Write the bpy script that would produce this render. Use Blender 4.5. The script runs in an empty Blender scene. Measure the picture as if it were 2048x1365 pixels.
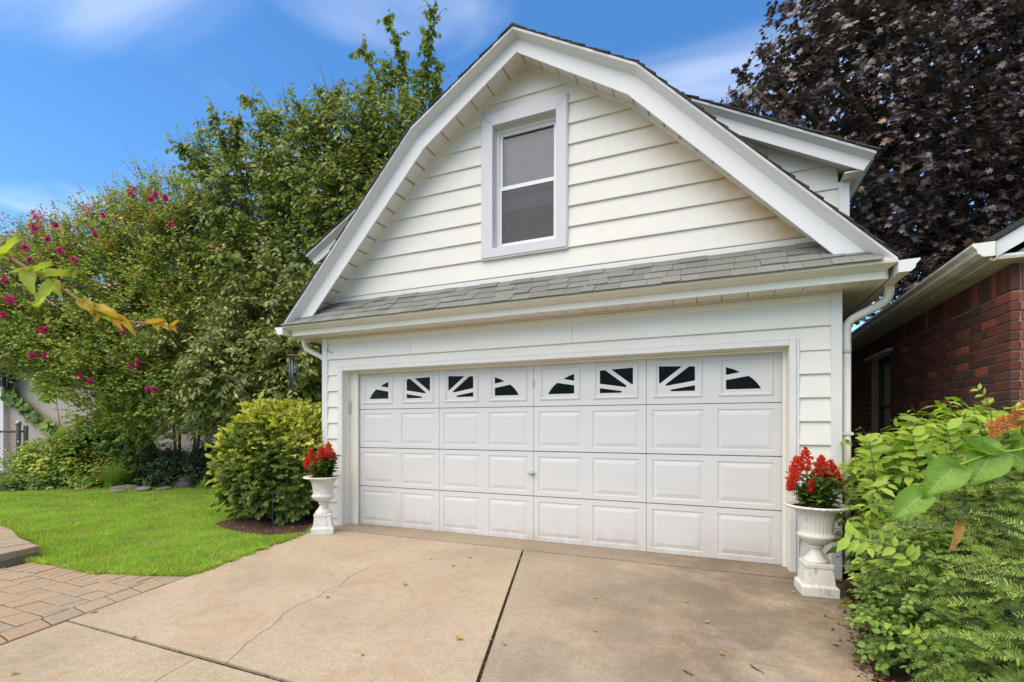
import bpy, bmesh, math, random
import numpy as np
from mathutils import Vector, Matrix, noise
R = math.radians
S = bpy.context.scene
COL = S.collection
random.seed(7)
rng = np.random.default_rng(11)

# ------------------------------------------------------------------ camera, sky, sun, exposure
CAM = np.array([4.372, -4.941, 1.278]); YAW = .4064; FPX = 980.6; U0 = 1024; V0 = 852.5
cd = bpy.data.cameras.new('camera'); cam = bpy.data.objects.new('camera', cd); COL.objects.link(cam)
cam.location = CAM; cam.rotation_euler = (R(90), 0, YAW)
cd.sensor_width = 36; cd.lens = FPX/2048*36; cd.shift_y = (V0-682.5)/2048; cd.clip_start = .05; cd.clip_end = 2000; cd.dof.use_dof = True; cd.dof.focus_distance = 5.5; cd.dof.aperture_fstop = 4
S.camera = cam
SUN_DIR = Vector((-.35, -.72, 1.5)).normalized()          # towards the sun
elev = math.asin(SUN_DIR.z); az = math.atan2(SUN_DIR.x, SUN_DIR.y)
W = bpy.data.worlds.new('World'); S.world = W; W.use_nodes = True
nt = W.node_tree; nt.nodes.clear()
def wn(t, **k):
    n = nt.nodes.new(t)
    for a, b in k.items(): setattr(n, a, b)
    return n
sky = wn('ShaderNodeTexSky', sky_type='NISHITA', sun_disc=False, sun_elevation=elev, sun_rotation=az, altitude=0, air_density=1.0, dust_density=.3, ozone_density=3.5)
tc = wn('ShaderNodeTexCoord'); sx = wn('ShaderNodeSeparateXYZ'); nt.links.new(tc.outputs['Generated'], sx.inputs[0])
mz = wn('ShaderNodeMath', operation='MAXIMUM'); nt.links.new(sx.outputs['Z'], mz.inputs[0]); mz.inputs[1].default_value = .06
dx = wn('ShaderNodeMath', operation='DIVIDE'); nt.links.new(sx.outputs['X'], dx.inputs[0]); nt.links.new(mz.outputs[0], dx.inputs[1])
dy = wn('ShaderNodeMath', operation='DIVIDE'); nt.links.new(sx.outputs['Y'], dy.inputs[0]); nt.links.new(mz.outputs[0], dy.inputs[1])
cb = wn('ShaderNodeCombineXYZ'); nt.links.new(dx.outputs[0], cb.inputs[0]); nt.links.new(dy.outputs[0], cb.inputs[1])
def cloud_layer(rot, sc, loc, scale, lo, hi, amt, det=6, rough=.5, dist=.6):
    mp = wn('ShaderNodeMapping'); nt.links.new(cb.outputs[0], mp.inputs['Vector'])
    mp.inputs['Rotation'].default_value = (0, 0, R(rot)); mp.inputs['Scale'].default_value = sc; mp.inputs['Location'].default_value = loc
    nz = wn('ShaderNodeTexNoise'); nt.links.new(mp.outputs[0], nz.inputs['Vector'])
    nz.inputs['Scale'].default_value = scale; nz.inputs['Detail'].default_value = det; nz.inputs['Roughness'].default_value = rough; nz.inputs['Distortion'].default_value = dist
    cr = wn('ShaderNodeValToRGB'); nt.links.new(nz.outputs['Fac'], cr.inputs[0]); cr.color_ramp.interpolation = 'EASE'
    cr.color_ramp.elements[0].position = lo; cr.color_ramp.elements[0].color = (0, 0, 0, 1)
    cr.color_ramp.elements[1].position = hi; cr.color_ramp.elements[1].color = (amt, amt, amt, 1)
    return cr.outputs[0]
c1 = cloud_layer(60, (.45, 1.7, 1), (6.3, 3.2, 0), .9, .48, .85, .5, 5, .45)          # thin streaks
c2 = cloud_layer(10, (1, 1.3, 1), (3.3, 5.1, 0), 1.3, .54, .9, .4, 5, .48)     # small soft puffs
ca = wn('ShaderNodeMath', operation='MAXIMUM'); nt.links.new(c1, ca.inputs[0]); nt.links.new(c2, ca.inputs[1])
cr = ca
mx = wn('ShaderNodeMix', data_type='RGBA'); nt.links.new(cr.outputs[0], mx.inputs['Factor']); 
hs = wn('ShaderNodeHueSaturation'); nt.links.new(sky.outputs[0], hs.inputs['Color']); hs.inputs['Saturation'].default_value = 1.24; hs.inputs['Value'].default_value = 1.24
nt.links.new(hs.outputs[0], mx.inputs['A']); mx.inputs['B'].default_value = (9.5, 9.6, 9.8, 1)
bg = wn('ShaderNodeBackground'); nt.links.new(mx.outputs['Result'], bg.inputs[0]); bg.inputs[1].default_value = .125
wo = wn('ShaderNodeOutputWorld'); nt.links.new(bg.outputs[0], wo.inputs[0])
sd = bpy.data.lights.new('sun', 'SUN'); sd.energy = 3.25; sd.angle = R(88); sd.color = (1, .82, .57)
so = bpy.data.objects.new('sun', sd); COL.objects.link(so); so.rotation_euler = SUN_DIR.to_track_quat('Z', 'Y').to_euler()
S.view_settings.view_transform = 'Standard'; S.view_settings.look = 'None'; S.view_settings.gamma = 1
S.view_settings.exposure = .64
S.cycles.max_bounces = 8; S.cycles.transparent_max_bounces = 8

FW = np.array([-math.sin(YAW), math.cos(YAW), 0]); RT = np.array([math.cos(YAW), math.sin(YAW), 0]); UP = np.array([0, 0, 1.])
def P(u, v, d):
    "world point seen at photo pixel (u, v) at distance d along the view axis"
    return CAM + d*(FW + RT*(u-U0)/FPX + UP*(V0-v)/FPX)
def G(u, v, z=0.):
    d = (CAM[2]-z)*FPX/(v-V0); return P(u, v, d)

# ------------------------------------------------------------------ object helpers
WL = {}
def link(o, parent):
    COL.objects.link(o)
    if parent is not None:
        o.parent = parent
        if parent.name in WL: o.matrix_parent_inverse = Matrix.Translation(-Vector(WL[parent.name]))
    return o
def tag(o, label=None, cat=None, group=None, kind=None):
    if label: o['label'] = label
    if cat: o['category'] = cat
    if group: o['group'] = group
    if kind: o['kind'] = kind
    return o
def thing(name, loc, label, cat, group=None, local=False, rz=0):
    o = bpy.data.objects.new(name, None); o.empty_display_size = .1; COL.objects.link(o)
    o.location = loc; o.rotation_euler = (0, 0, rz)
    if not local: WL[o.name] = tuple(loc)
    return tag(o, label, cat, group)
def fast(name, V, F, mat, parent=None, smooth=False):
    "V (n,3) array, F (m,k) array of equal-sided faces"
    V = np.asarray(V, np.float32); F = np.asarray(F, np.int32); me = bpy.data.meshes.new(name); k = F.shape[1]
    me.vertices.add(len(V)); me.vertices.foreach_set('co', V.ravel())
    me.loops.add(F.size); me.loops.foreach_set('vertex_index', F.ravel())
    me.polygons.add(len(F)); me.polygons.foreach_set('loop_start', np.arange(0, F.size, k, dtype=np.int32))
    me.polygons.foreach_set('loop_total', np.full(len(F), k, np.int32))
    if smooth: me.polygons.foreach_set('use_smooth', np.ones(len(F), bool))
    me.update(calc_edges=True); me.materials.append(mat)
    return link(bpy.data.objects.new(name, me), parent)
def mk(name, V, F, mat, parent=None, smooth=False):
    me = bpy.data.meshes.new(name); me.from_pydata([tuple(v) for v in V], [], [tuple(f) for f in F]); me.update()
    if smooth:
        for p in me.polygons: p.use_smooth = True
    if mat: me.materials.append(mat)
    return link(bpy.data.objects.new(name, me), parent)
def inst(name, mesh, parent, loc, rot=(0, 0, 0), scale=(1, 1, 1)):
    o = bpy.data.objects.new(name, mesh); o.location = loc; o.rotation_euler = rot; o.scale = scale
    return link(o, parent)
class MB:
    def __init__(s): s.V = []; s.F = []
    def add(s, V, F):
        n = len(s.V); s.V += [tuple(v) for v in V]; s.F += [tuple(i+n for i in f) for f in F]; return s
    def box(s, x0, x1, y0, y1, z0, z1):
        V = [(x, y, z) for x in (x0, x1) for y in (y0, y1) for z in (z0, z1)]
        return s.add(V, [(0, 1, 3, 2), (4, 6, 7, 5), (0, 4, 5, 1), (2, 3, 7, 6), (0, 2, 6, 4), (1, 5, 7, 3)])
    def prism(s, A, B):
        "two matching polygons of 3D points"
        n = len(A); V = list(A)+list(B)
        return s.add(V, [tuple(range(n))[::-1], tuple(range(n, 2*n))]+[(i, (i+1) % n, n+(i+1) % n, n+i) for i in range(n)])
    def tube(s, pts, rad, n=8, cap=True):
        pts = [Vector(p) for p in pts]; m = len(pts)
        if not hasattr(rad, '__len__'): rad = [rad]*m
        t = (pts[1]-pts[0]).normalized(); a = t.orthogonal().normalized(); V = []
        for i in range(m):
            t2 = (pts[min(i+1, m-1)]-pts[max(i-1, 0)]).normalized()
            a = (a-t2*a.dot(t2)).normalized(); b = t2.cross(a)
            V += [pts[i]+(a*math.cos(q*2*math.pi/n)+b*math.sin(q*2*math.pi/n))*rad[i] for q in range(n)]
        F = [(i*n+q, i*n+(q+1) % n, (i+1)*n+(q+1) % n, (i+1)*n+q) for i in range(m-1) for q in range(n)]
        if cap: F += [tuple(range(n))[::-1], tuple(range((m-1)*n, m*n))]
        return s.add(V, F)
    def build(s, name, mat, parent=None, smooth=False, bevel=0, fix=True):
        o = mk(name, s.V, s.F, mat, parent, smooth)
        if fix or bevel:
            bm = bmesh.new(); bm.from_mesh(o.data)
            if bevel: bmesh.ops.bevel(bm, geom=bm.edges[:], offset=bevel, segments=1, affect='EDGES', clamp_overlap=True)
            bmesh.ops.recalc_face_normals(bm, faces=bm.faces[:]); bm.to_mesh(o.data); bm.free()
        return o
def box(name, x0, x1, y0, y1, z0, z1, mat, parent=None, bevel=0):
    return MB().box(x0, x1, y0, y1, z0, z1).build(name, mat, parent, bevel=bevel)
def lathe(prof, n=48, flute=None):
    V = []; F = []
    for i, (r, z) in enumerate(prof):
        for k in range(n):
            a = 2*math.pi*k/n; rr = r
            if flute: rr = r*(1+flute(i, a))
            V.append((rr*math.cos(a), rr*math.sin(a), z))
    m = len(prof)
    F = [(i*n+k, i*n+(k+1) % n, (i+1)*n+(k+1) % n, (i+1)*n+k) for i in range(m-1) for k in range(n)]
    return V, F
def smooth_path(pts, k=6):
    pts = [Vector(p) for p in pts]; out = []
    for i in range(len(pts)-1):
        p0 = pts[max(i-1, 0)]; p1 = pts[i]; p2 = pts[i+1]; p3 = pts[min(i+2, len(pts)-1)]
        for q in range(k):
            t = q/k; out.append(.5*((2*p1)+(p2-p0)*t+(2*p0-5*p1+4*p2-p3)*t*t+(3*p1-p0-3*p2+p3)*t**3))
    return out+[pts[-1]]

# ------------------------------------------------------------------ materials
def nodes(name):
    m = bpy.data.materials.new(name); m.use_nodes = True; n = m.node_tree; n.nodes.clear()
    out = n.nodes.new('ShaderNodeOutputMaterial'); b = n.nodes.new('ShaderNodeBsdfPrincipled'); n.links.new(b.outputs[0], out.inputs[0])
    return m, n, b, out
def nnoise(n, scale, detail=4, rough=.55, vec=None, sc=None, dist=0):
    t = n.nodes.new('ShaderNodeTexNoise'); t.inputs['Scale'].default_value = scale; t.inputs['Detail'].default_value = detail
    t.inputs['Roughness'].default_value = rough; t.inputs['Distortion'].default_value = dist
    if vec is None:
        g = n.nodes.new('ShaderNodeNewGeometry'); vec = g.outputs['Position']
    if sc:
        m = n.nodes.new('ShaderNodeMapping'); m.inputs['Scale'].default_value = sc; n.links.new(vec, m.inputs[0]); vec = m.outputs[0]
    n.links.new(vec, t.inputs['Vector']); return t.outputs['Fac']
def ramp(n, fac, stops, interp='LINEAR'):
    r = n.nodes.new('ShaderNodeValToRGB'); e = r.color_ramp.elements; r.color_ramp.interpolation = interp
    while len(e) < len(stops): e.new(.5)
    for q, (p, c) in zip(e, stops): q.position = p; q.color = (c[0], c[1], c[2], 1) if hasattr(c, '__len__') else (c, c, c, 1)
    n.links.new(fac, r.inputs[0]); return r.outputs[0]
def mixc(n, fac, a, b, mode='MIX'):
    m = n.nodes.new('ShaderNodeMix'); m.data_type = 'RGBA'; m.blend_type = mode
    for s_, v in (('Factor', fac), ('A', a), ('B', b)):
        if hasattr(v, 'links') or hasattr(v, 'is_linked'): n.links.new(v, m.inputs[s_])
        elif hasattr(v, '__len__'): m.inputs[s_].default_value = (*v, 1) if len(v) == 3 else v
        else: m.inputs[s_].default_value = v
    return m.outputs['Result']
def math_(n, op, a, b=0.):
    m = n.nodes.new('ShaderNodeMath'); m.operation = op
    for i, v in enumerate((a, b)):
        if hasattr(v, 'is_linked'): n.links.new(v, m.inputs[i])
        else: m.inputs[i].default_value = v
    return m.outputs[0]
def bump(n, b, h, dist=.003, strength=.6):
    q = n.nodes.new('ShaderNodeBump'); q.inputs['Distance'].default_value = dist; q.inputs['Strength'].default_value = strength
    n.links.new(h, q.inputs['Height']); n.links.new(q.outputs[0], b.inputs['Normal'])
def simple(name, col, rough=.5, var=.1, scale=3, bsc=0, bd=.002, sc=None, metal=0, spec=.4, dirt=None, dirt_at=(.55, .75), dscale=2.):
    m, n, b, o = nodes(name); c = Vector(col)
    f = nnoise(n, scale, 5, .6, sc=sc); colr = ramp(n, f, [(.3, c*(1-var)), (.7, c*(1+var*.5))])
    if dirt:
        d = nnoise(n, dscale, 6, .65, sc=sc); colr = mixc(n, ramp(n, d, [(dirt_at[0], 0.), (dirt_at[1], 1.)]), colr, dirt)
    n.links.new(colr, b.inputs['Base Color']); b.inputs['Roughness'].default_value = rough; b.inputs['Metallic'].default_value = metal
    b.inputs['Specular IOR Level'].default_value = spec
    if bsc: bump(n, b, nnoise(n, bsc, 4), bd)
    return m
def perobj(name, stops, rough=.8, var=.25, scale=25, bsc=120, bd=.002, extra=None):
    m, n, b, o = nodes(name); oi = n.nodes.new('ShaderNodeObjectInfo')
    c = ramp(n, oi.outputs['Random'], stops, 'LINEAR'); f = nnoise(n, scale, 6, .7)
    c = mixc(n, 1., c, ramp(n, f, [(.25, 1-var), (.75, 1+var*.4)]), 'MULTIPLY')
    if extra: c = extra(n, c)
    n.links.new(c, b.inputs['Base Color']); b.inputs['Roughness'].default_value = rough; b.inputs['Specular IOR Level'].default_value = .25
    bump(n, b, nnoise(n, bsc, 5, .7), bd); return m
def leafm(name, stops, trans=.35, rough=.45, spec=.35, big=None):
    m, n, b, o = nodes(name); g = n.nodes.new('ShaderNodeNewGeometry')
    c = ramp(n, g.outputs['Random Per Island'], stops)
    f = nnoise(n, big or 1.4, 3, .6); c = mixc(n, 1., c, ramp(n, f, [(.3, .78), (.7, 1.15)]), 'MULTIPLY')
    n.links.new(c, b.inputs['Base Color']); b.inputs['Roughness'].default_value = rough; b.inputs['Specular IOR Level'].default_value = spec
    t = n.nodes.new('ShaderNodeBsdfTranslucent'); n.links.new(mixc(n, 1., c, (1.15, 1.2, .6), 'MULTIPLY'), t.inputs[0])
    mxs = n.nodes.new('ShaderNodeMixShader'); mxs.inputs[0].default_value = trans
    n.links.new(b.outputs[0], mxs.inputs[1]); n.links.new(t.outputs[0], mxs.inputs[2]); n.links.new(mxs.outputs[0], o.inputs[0]); return m
M = {}
def siding_mat(name, base, stain):
    m, n, b, o = nodes(name); c = Vector(base)
    g = n.nodes.new('ShaderNodeNewGeometry'); s = n.nodes.new('ShaderNodeSeparateXYZ'); n.links.new(g.outputs['Position'], s.inputs[0])
    oi = n.nodes.new('ShaderNodeObjectInfo')
    col = ramp(n, nnoise(n, 2.2, 6, .65, sc=(1, 1, 2.5)), [(.3, c*.95), (.7, c*1.02)])
    col = mixc(n, 1., col, ramp(n, oi.outputs['Random'], [(0, .975), (1, 1.015)]), 'MULTIPLY')
    # fine streaky grime
    st = nnoise(n, 9, 6, .7, sc=(1.5, 1, .25)); col = mixc(n, ramp(n, st, [(.56, 0.), (.9, .5)]), col, (.62, .57, .45))
    if stain:      # rusty wash along the right-hand rake, strongest low down
        d = math_(n, 'ADD', math_(n, 'MULTIPLY', s.outputs['X'], .71), math_(n, 'MULTIPLY', s.outputs['Z'], .705))     # distance coordinate across the rake line
        near = n.nodes.new('ShaderNodeMapRange'); n.links.new(d, near.inputs[0]); near.inputs[1].default_value = 5.28; near.inputs[2].default_value = 5.63
        low = n.nodes.new('ShaderNodeMapRange'); n.links.new(s.outputs['Z'], low.inputs[0]); low.inputs[1].default_value = 4.9; low.inputs[2].default_value = 2.9
        low.inputs[3].default_value = .15
        k = math_(n, 'MULTIPLY', math_(n, 'POWER', near.outputs[0], 1.4), low.outputs[0]); k = math_(n, 'MULTIPLY', k, ramp(n, nnoise(n, 6, 5), [(.25, .35), (.6, 1.)]))
        col = mixc(n, math_(n, 'MULTIPLY', k, 1.0), col, (.54, .33, .12))
    n.links.new(col, b.inputs['Base Color']); b.inputs['Roughness'].default_value = .5; b.inputs['Specular IOR Level'].default_value = .35
    bump(n, b, nnoise(n, 60, 4, .6, sc=(.25, 1, 3)), .0012, .5); return m
M['siding'] = siding_mat('cream_siding', (.76, .735, .66), True)
M['siding_low'] = siding_mat('cream_siding_lower', (.75, .73, .66), False)
M['trim'] = simple('white_trim', (.70, .69, .655), .45, .05, 2.5, 40, .0006, dirt=(.60, .54, .42), dirt_at=(.62, .95), dscale=3)
M['rake'] = simple('white_aluminium', (.74, .735, .72), .4, .03, 2, dirt=(.66, .63, .56), dirt_at=(.62, .95), dscale=2.5)
M['tan_trim'] = simple('cream_fascia', (.78, .75, .66), .5, .06, 3, 40, .0006, dirt=(.6, .5, .36), dirt_at=(.6, .95), dscale=3.5, sc=(1, 1, .4))
M['soffit'] = simple('soffit_vinyl', (.74, .70, .63), .5, .05, 5, dirt=(.55, .44, .32), dirt_at=(.6, .95), dscale=4)
M['casing'] = simple('window_casing', (.61, .603, .615), .45, .04, 4)
M['door'] = simple('door_white', (.63, .62, .595), .42, .03, 2, 90, .0006, sc=(.5, 1, 3), dirt=(.70, .68, .62), dirt_at=(.6, .95), dscale=1.5)
_m, _n = M['door'], M['door'].node_tree; _b = [q for q in _n.nodes if q.type == 'BSDF_PRINCIPLED'][0]; _src = _b.inputs['Base Color'].links[0].from_socket
_g = _n.nodes.new('ShaderNodeNewGeometry'); _s = _n.nodes.new('ShaderNodeSeparateXYZ'); _n.links.new(_g.outputs['Position'], _s.inputs[0])
_r = _n.nodes.new('ShaderNodeMapRange'); _n.links.new(_s.outputs['Z'], _r.inputs[0]); _r.inputs[1].default_value = .38; _r.inputs[2].default_value = 0.
_k = math_(_n, 'MULTIPLY', math_(_n, 'POWER', _r.outputs[0], 1.6), ramp(_n, nnoise(_n, 5, 6, .7, sc=(1, 1, .5)), [(.35, 0.), (.7, .75)]))
_c = mixc(_n, _k, _src, (.42, .34, .24)); _k2 = ramp(_n, nnoise(_n, 38, 3, .6), [(.74, 0.), (.78, .5)])
_n.links.new(mixc(_n, _k2, _c, (.52, .49, .44)), _b.inputs['Base Color'])       # splash dirt low down, small scuffs
M['vinyl'] = simple('white_vinyl', (.80, .80, .80), .35, .03, 4)
M['gap'] = simple('dark_gap', (.03, .03, .028), .9, .1)
M['seam'] = simple('soffit_seam', (.36, .32, .27), .8, .1)
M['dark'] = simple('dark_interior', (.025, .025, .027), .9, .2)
M['shade'] = simple('window_shade', (.44, .44, .50), .8, .06, 8)
M['metal'] = simple('grey_metal', (.42, .42, .41), .4, .15, 20, metal=.8)
M['gutter'] = simple('gutter_cream', (.78, .76, .68), .45, .05, 4, dirt=(.5, .44, .34), dirt_at=(.58, .9), dscale=3)
M['gutter_old'] = simple('gutter_weathered', (.50, .47, .39), .5, .15, 6, dirt=(.22, .19, .14), dirt_at=(.5, .8), dscale=5)
M['shingle'] = perobj('pent_shingle', [(0, (.20, .205, .178)), (.5, (.225, .23, .20)), (1, (.26, .26, .235))], .9, .35, 90, 260, .003)
M['roof'] = perobj('roof_shingle', [(0, (.045, .045, .04)), (1, (.075, .07, .065))], .9, .3, 60, 200, .003)
M['bark'] = simple('bark', (.10, .075, .055), .9, .35, 8, 30, .01, sc=(1, 1, .3))
M['bark_tan'] = simple('smooth_tan_bark', (.26, .16, .085), .8, .35, 7, 20, .006, sc=(1, 1, .3))
M['twig'] = simple('twig', (.13, .09, .06), .85, .3, 20)

def glass(name, col, rough=.04, ior=1.22):
    m, n, b, o = nodes(name); b.inputs['Base Color'].default_value = (*col, 1); b.inputs['Roughness'].default_value = rough
    b.inputs['Specular IOR Level'].default_value = .5
    tr = n.nodes.new('ShaderNodeBsdfTransparent'); tr.inputs[0].default_value = (.75, .77, .77, 1)
    gl = n.nodes.new('ShaderNodeBsdfGlossy'); gl.inputs['Roughness'].default_value = rough
    fr = n.nodes.new('ShaderNodeFresnel'); fr.inputs[0].default_value = ior
    ms = n.nodes.new('ShaderNodeMixShader'); n.links.new(math_(n, 'ADD', fr.outputs[0], .0), ms.inputs[0]); n.links.new(tr.outputs[0], ms.inputs[1]); n.links.new(gl.outputs[0], ms.inputs[2])
    n.links.new(ms.outputs[0], o.inputs[0]); return m
M['glass'] = glass('window_glass', (.1, .1, .1)); M['glass_up'] = glass('gable_glass', (.1, .1, .1), ior=1.7)
m, n, b, o = nodes('insect_screen')      # woven mesh in front of the lower sash
b.inputs['Base Color'].default_value = (.09, .09, .10, 1); b.inputs['Roughness'].default_value = .7
tr = n.nodes.new('ShaderNodeBsdfTransparent'); ms = n.nodes.new('ShaderNodeMixShader'); ms.inputs[0].default_value = .45
n.links.new(tr.outputs[0], ms.inputs[1]); n.links.new(b.outputs[0], ms.inputs[2]); n.links.new(ms.outputs[0], o.inputs[0]); M['screen'] = m

def concrete(name, base, stained):
    m, n, b, o = nodes(name); c = Vector(base)
    col = ramp(n, nnoise(n, .9, 6, .6), [(.28, c*.76), (.5, c), (.75, c*1.12)])
    oi = n.nodes.new('ShaderNodeObjectInfo'); col = mixc(n, 1., col, ramp(n, oi.outputs['Random'], [(0, .97), (1, 1.03)]), 'MULTIPLY')
    col = mixc(n, ramp(n, nnoise(n, 2.3, 5, .6, dist=.6), [(.50, 0.), (.74, .6)]), col, (.36, .26, .165))
    fine = nnoise(n, 70, 4, .75); col = mixc(n, 1., col, ramp(n, fine, [(.3, .70), (.5, 1.), (.72, 1.22)]), 'MULTIPLY')
    mid = nnoise(n, 14, 6, .7); col = mixc(n, 1., col, ramp(n, mid, [(.3, .86), (.5, 1.), (.7, 1.08)]), 'MULTIPLY')
    vo = n.nodes.new('ShaderNodeTexVoronoi'); vo.inputs['Scale'].default_value = 60; g = n.nodes.new('ShaderNodeNewGeometry'); n.links.new(g.outputs['Position'], vo.inputs['Vector'])
    col = mixc(n, ramp(n, vo.outputs['Distance'], [(.06, .3), (.14, 0.)]), col, (.2, .15, .11))
    if stained:
        s = n.nodes.new('ShaderNodeSeparateXYZ'); n.links.new(g.outputs['Position'], s.inputs[0])
        mr = n.nodes.new('ShaderNodeMapRange'); n.links.new(s.outputs['X'], mr.inputs[0]); mr.inputs[1].default_value = 2.7; mr.inputs[2].default_value = 4.3
        k = math_(n, 'MULTIPLY', mr.outputs[0], ramp(n, nnoise(n, 1.3, 9, .76, dist=.15), [(.37, 0.), (.56, 1.)]))
        col = mixc(n, math_(n, 'MULTIPLY', k, .72), col, (.15, .115, .085))
        k2 = ramp(n, nnoise(n, 24, 4, .7), [(.62, 0.), (.72, .6)]); col = mixc(n, math_(n, 'MULTIPLY', k2, mr.outputs[0]), col, (.5, .42, .32))
    n.links.new(col, b.inputs['Base Color']); b.inputs['Roughness'].default_value = .88; b.inputs['Specular IOR Level'].default_value = .2
    h = math_(n, 'ADD', nnoise(n, 150, 4, .7), math_(n, 'MULTIPLY', nnoise(n, 12, 4), .8)); bump(n, b, h, .003, .55); return m
M['conc'] = concrete('driveway_concrete', (.405, .335, .24), False)
M['conc_s'] = concrete('driveway_concrete_stained', (.35, .29, .215), True)
M['soil'] = simple('soil', (.075, .05, .034), .95, .5, 30, 60, .02)
M['mulch'] = simple('mulch', (.10, .055, .035), .95, .6, 45, 50, .03)
M['joint'] = simple('joint_dirt', (.032, .026, .014), .95, .5, 40, 60, .01)
M['paver'] = perobj('paver', [(0, (0.382, 0.272, 0.175)), (.3, (0.408, 0.307, 0.202)), (.55, (0.382, 0.302, 0.212)), (.8, (0.329, 0.277, 0.207)), (1, (0.413, 0.292, 0.184))], .88, .3, 60, 140, .004)
M['lawn'] = simple('lawn_ground', (.13, .19, .03), .95, .4, 6, 60, .02)
M['ground'] = simple('far_ground', (.07, .09, .035), .95, .3, .6)
M['grass'] = leafm('grass_blade', [(0, (0.259, 0.440, 0.040)), (.5, (0.364, 0.563, 0.060)), (.85, (0.459, 0.634, 0.090)), (1, (0.555, 0.512, 0.180))], .35, .5, .3, big=2.2)
_n = M['grass'].node_tree
for _l in [l for l in _n.links if l.to_node.type == 'BSDF_PRINCIPLED' and l.to_socket.name == 'Base Color']:
    _src = _l.from_socket; _b = _l.to_node
_n.links.new(mixc(_n, ramp(_n, nnoise(_n, 2.0, 6, .7), [(.47, 0.), (.66, .75)]), _src, (.52, .47, .15)), _b.inputs['Base Color'])

# ------------------------------------------------------------------ leaf machinery
T_DIAMOND = (np.array([[0, 0, 0], [-.27, .42, .07], [0, 1, -.06], [.27, .42, .07]]), np.array([[0, 3, 2], [0, 2, 1]]))
T_OVAL = (np.array([[0, 0, 0], [-.2, .22, .05], [-.24, .55, .05], [0, 1, -.1], [.24, .55, .05], [.2, .22, .05], [0, .3, 0], [0, .65, -.02]]),
          np.array([[0, 6, 1], [1, 6, 7], [1, 7, 2], [2, 7, 3], [0, 5, 6], [5, 7, 6], [5, 4, 7], [4, 3, 7]]))
T_LANCE = (np.array([[0, 0, 0], [-.13, .35, .04], [-.1, .7, .0], [0, 1, -.1], [.1, .7, .0], [.13, .35, .04]]), np.array([[0, 5, 1], [1, 5, 4], [1, 4, 2], [2, 4, 3]]))
a_ = [(0, 0), (-.22, .06), (-.5, .22), (-.3, .36), (-.52, .66), (-.2, .62), (0, 1.0), (.2, .62), (.52, .66), (.3, .36), (.5, .22), (.22, .06)]
T_MAPLE = (np.array([[x, y, -.12*abs(x)-.06*y*y] for x, y in a_]+[[0, .38, .05]]), np.array([[12, (i+1) % 12, i] for i in range(12)]))
T_NEEDLE = (np.array([[-.06, 0, 0], [.06, 0, 0], [.05, .8, 0], [0, 1, 0], [-.05, .8, 0]]), np.array([[0, 1, 2], [0, 2, 4], [4, 2, 3]]))
T_FROND = (np.array([[0, 0, 0], [-.3, .35, .03], [-.16, .5, 0], [-.24, .75, .02], [0, 1, -.08], [.24, .75, .02], [.16, .5, 0], [.3, .35, .03]]),
           np.array([[0, 7, 1], [1, 7, 6], [1, 6, 2], [2, 6, 5], [2, 5, 3], [3, 5, 4]]))
def nrm(a): return a/np.maximum(np.linalg.norm(a, axis=-1, keepdims=True), 1e-9)
def leaves(name, tpl, pos, along, normal, size, mat, parent=None, wid=1.):
    T, F = tpl; along = nrm(along); x = nrm(np.cross(along, normal)); z = np.cross(x, along); size = np.asarray(size).reshape(-1, 1, 1)
    V = pos[:, None, :]+size*(T[None, :, 0:1]*wid*x[:, None]+T[None, :, 1:2]*along[:, None]+T[None, :, 2:3]*z[:, None])
    N = len(pos); k = len(T); FF = F[None]+(np.arange(N)*k)[:, None, None]
    return fast(name, V.reshape(-1, 3), FF.reshape(-1, 3), mat, parent)
def unit(n): return nrm(rng.normal(size=(n, 3)))
def twigs_mesh(name, a, b, r, mat, parent):
    d = nrm(b-a); q = nrm(np.cross(d, unit(len(a)))); w = np.cross(d, q); r = np.broadcast_to(np.asarray(r).reshape(-1, 1), (len(a), 1))
    ring = [q, -.5*q+.866*w, -.5*q-.866*w]
    V = np.stack([a+ring[i]*r for i in range(3)]+[b+ring[i]*r*.4 for i in range(3)], 1)
    F = np.array([[0, 1, 4, 3], [1, 2, 5, 4], [2, 0, 3, 5]])[None]+(np.arange(len(a))*6)[:, None, None]
    return fast(name, V.reshape(-1, 3), F.reshape(-1, 4), mat, parent)
def blob_clusters(blobs, n, squash=.85, shell=.55, seed=None):
    "blobs: (centre xyz, radius); clusters spread in the outer part of every blob, lumpy"
    c = np.array([b[0] for b in blobs]); r = np.array([b[1] for b in blobs]); w = r**2; k = rng.choice(len(r), n, p=w/w.sum())
    d = unit(n); rad = r[k]*(shell+(1-shell)*rng.random(n)**.6)*(1+.12*rng.normal(size=n))
    off = d*rad[:, None]; off[:, 2] *= squash; p = c[k]+off
    # drop clusters buried deep inside another blob
    deep = np.zeros(n, bool)
    for i in range(len(r)): deep |= (np.linalg.norm((p-c[i])/np.array([1, 1, squash]), axis=1) < r[i]*.5) & (rng.random(n) < .75)
    return p[~deep], d[~deep]
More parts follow.
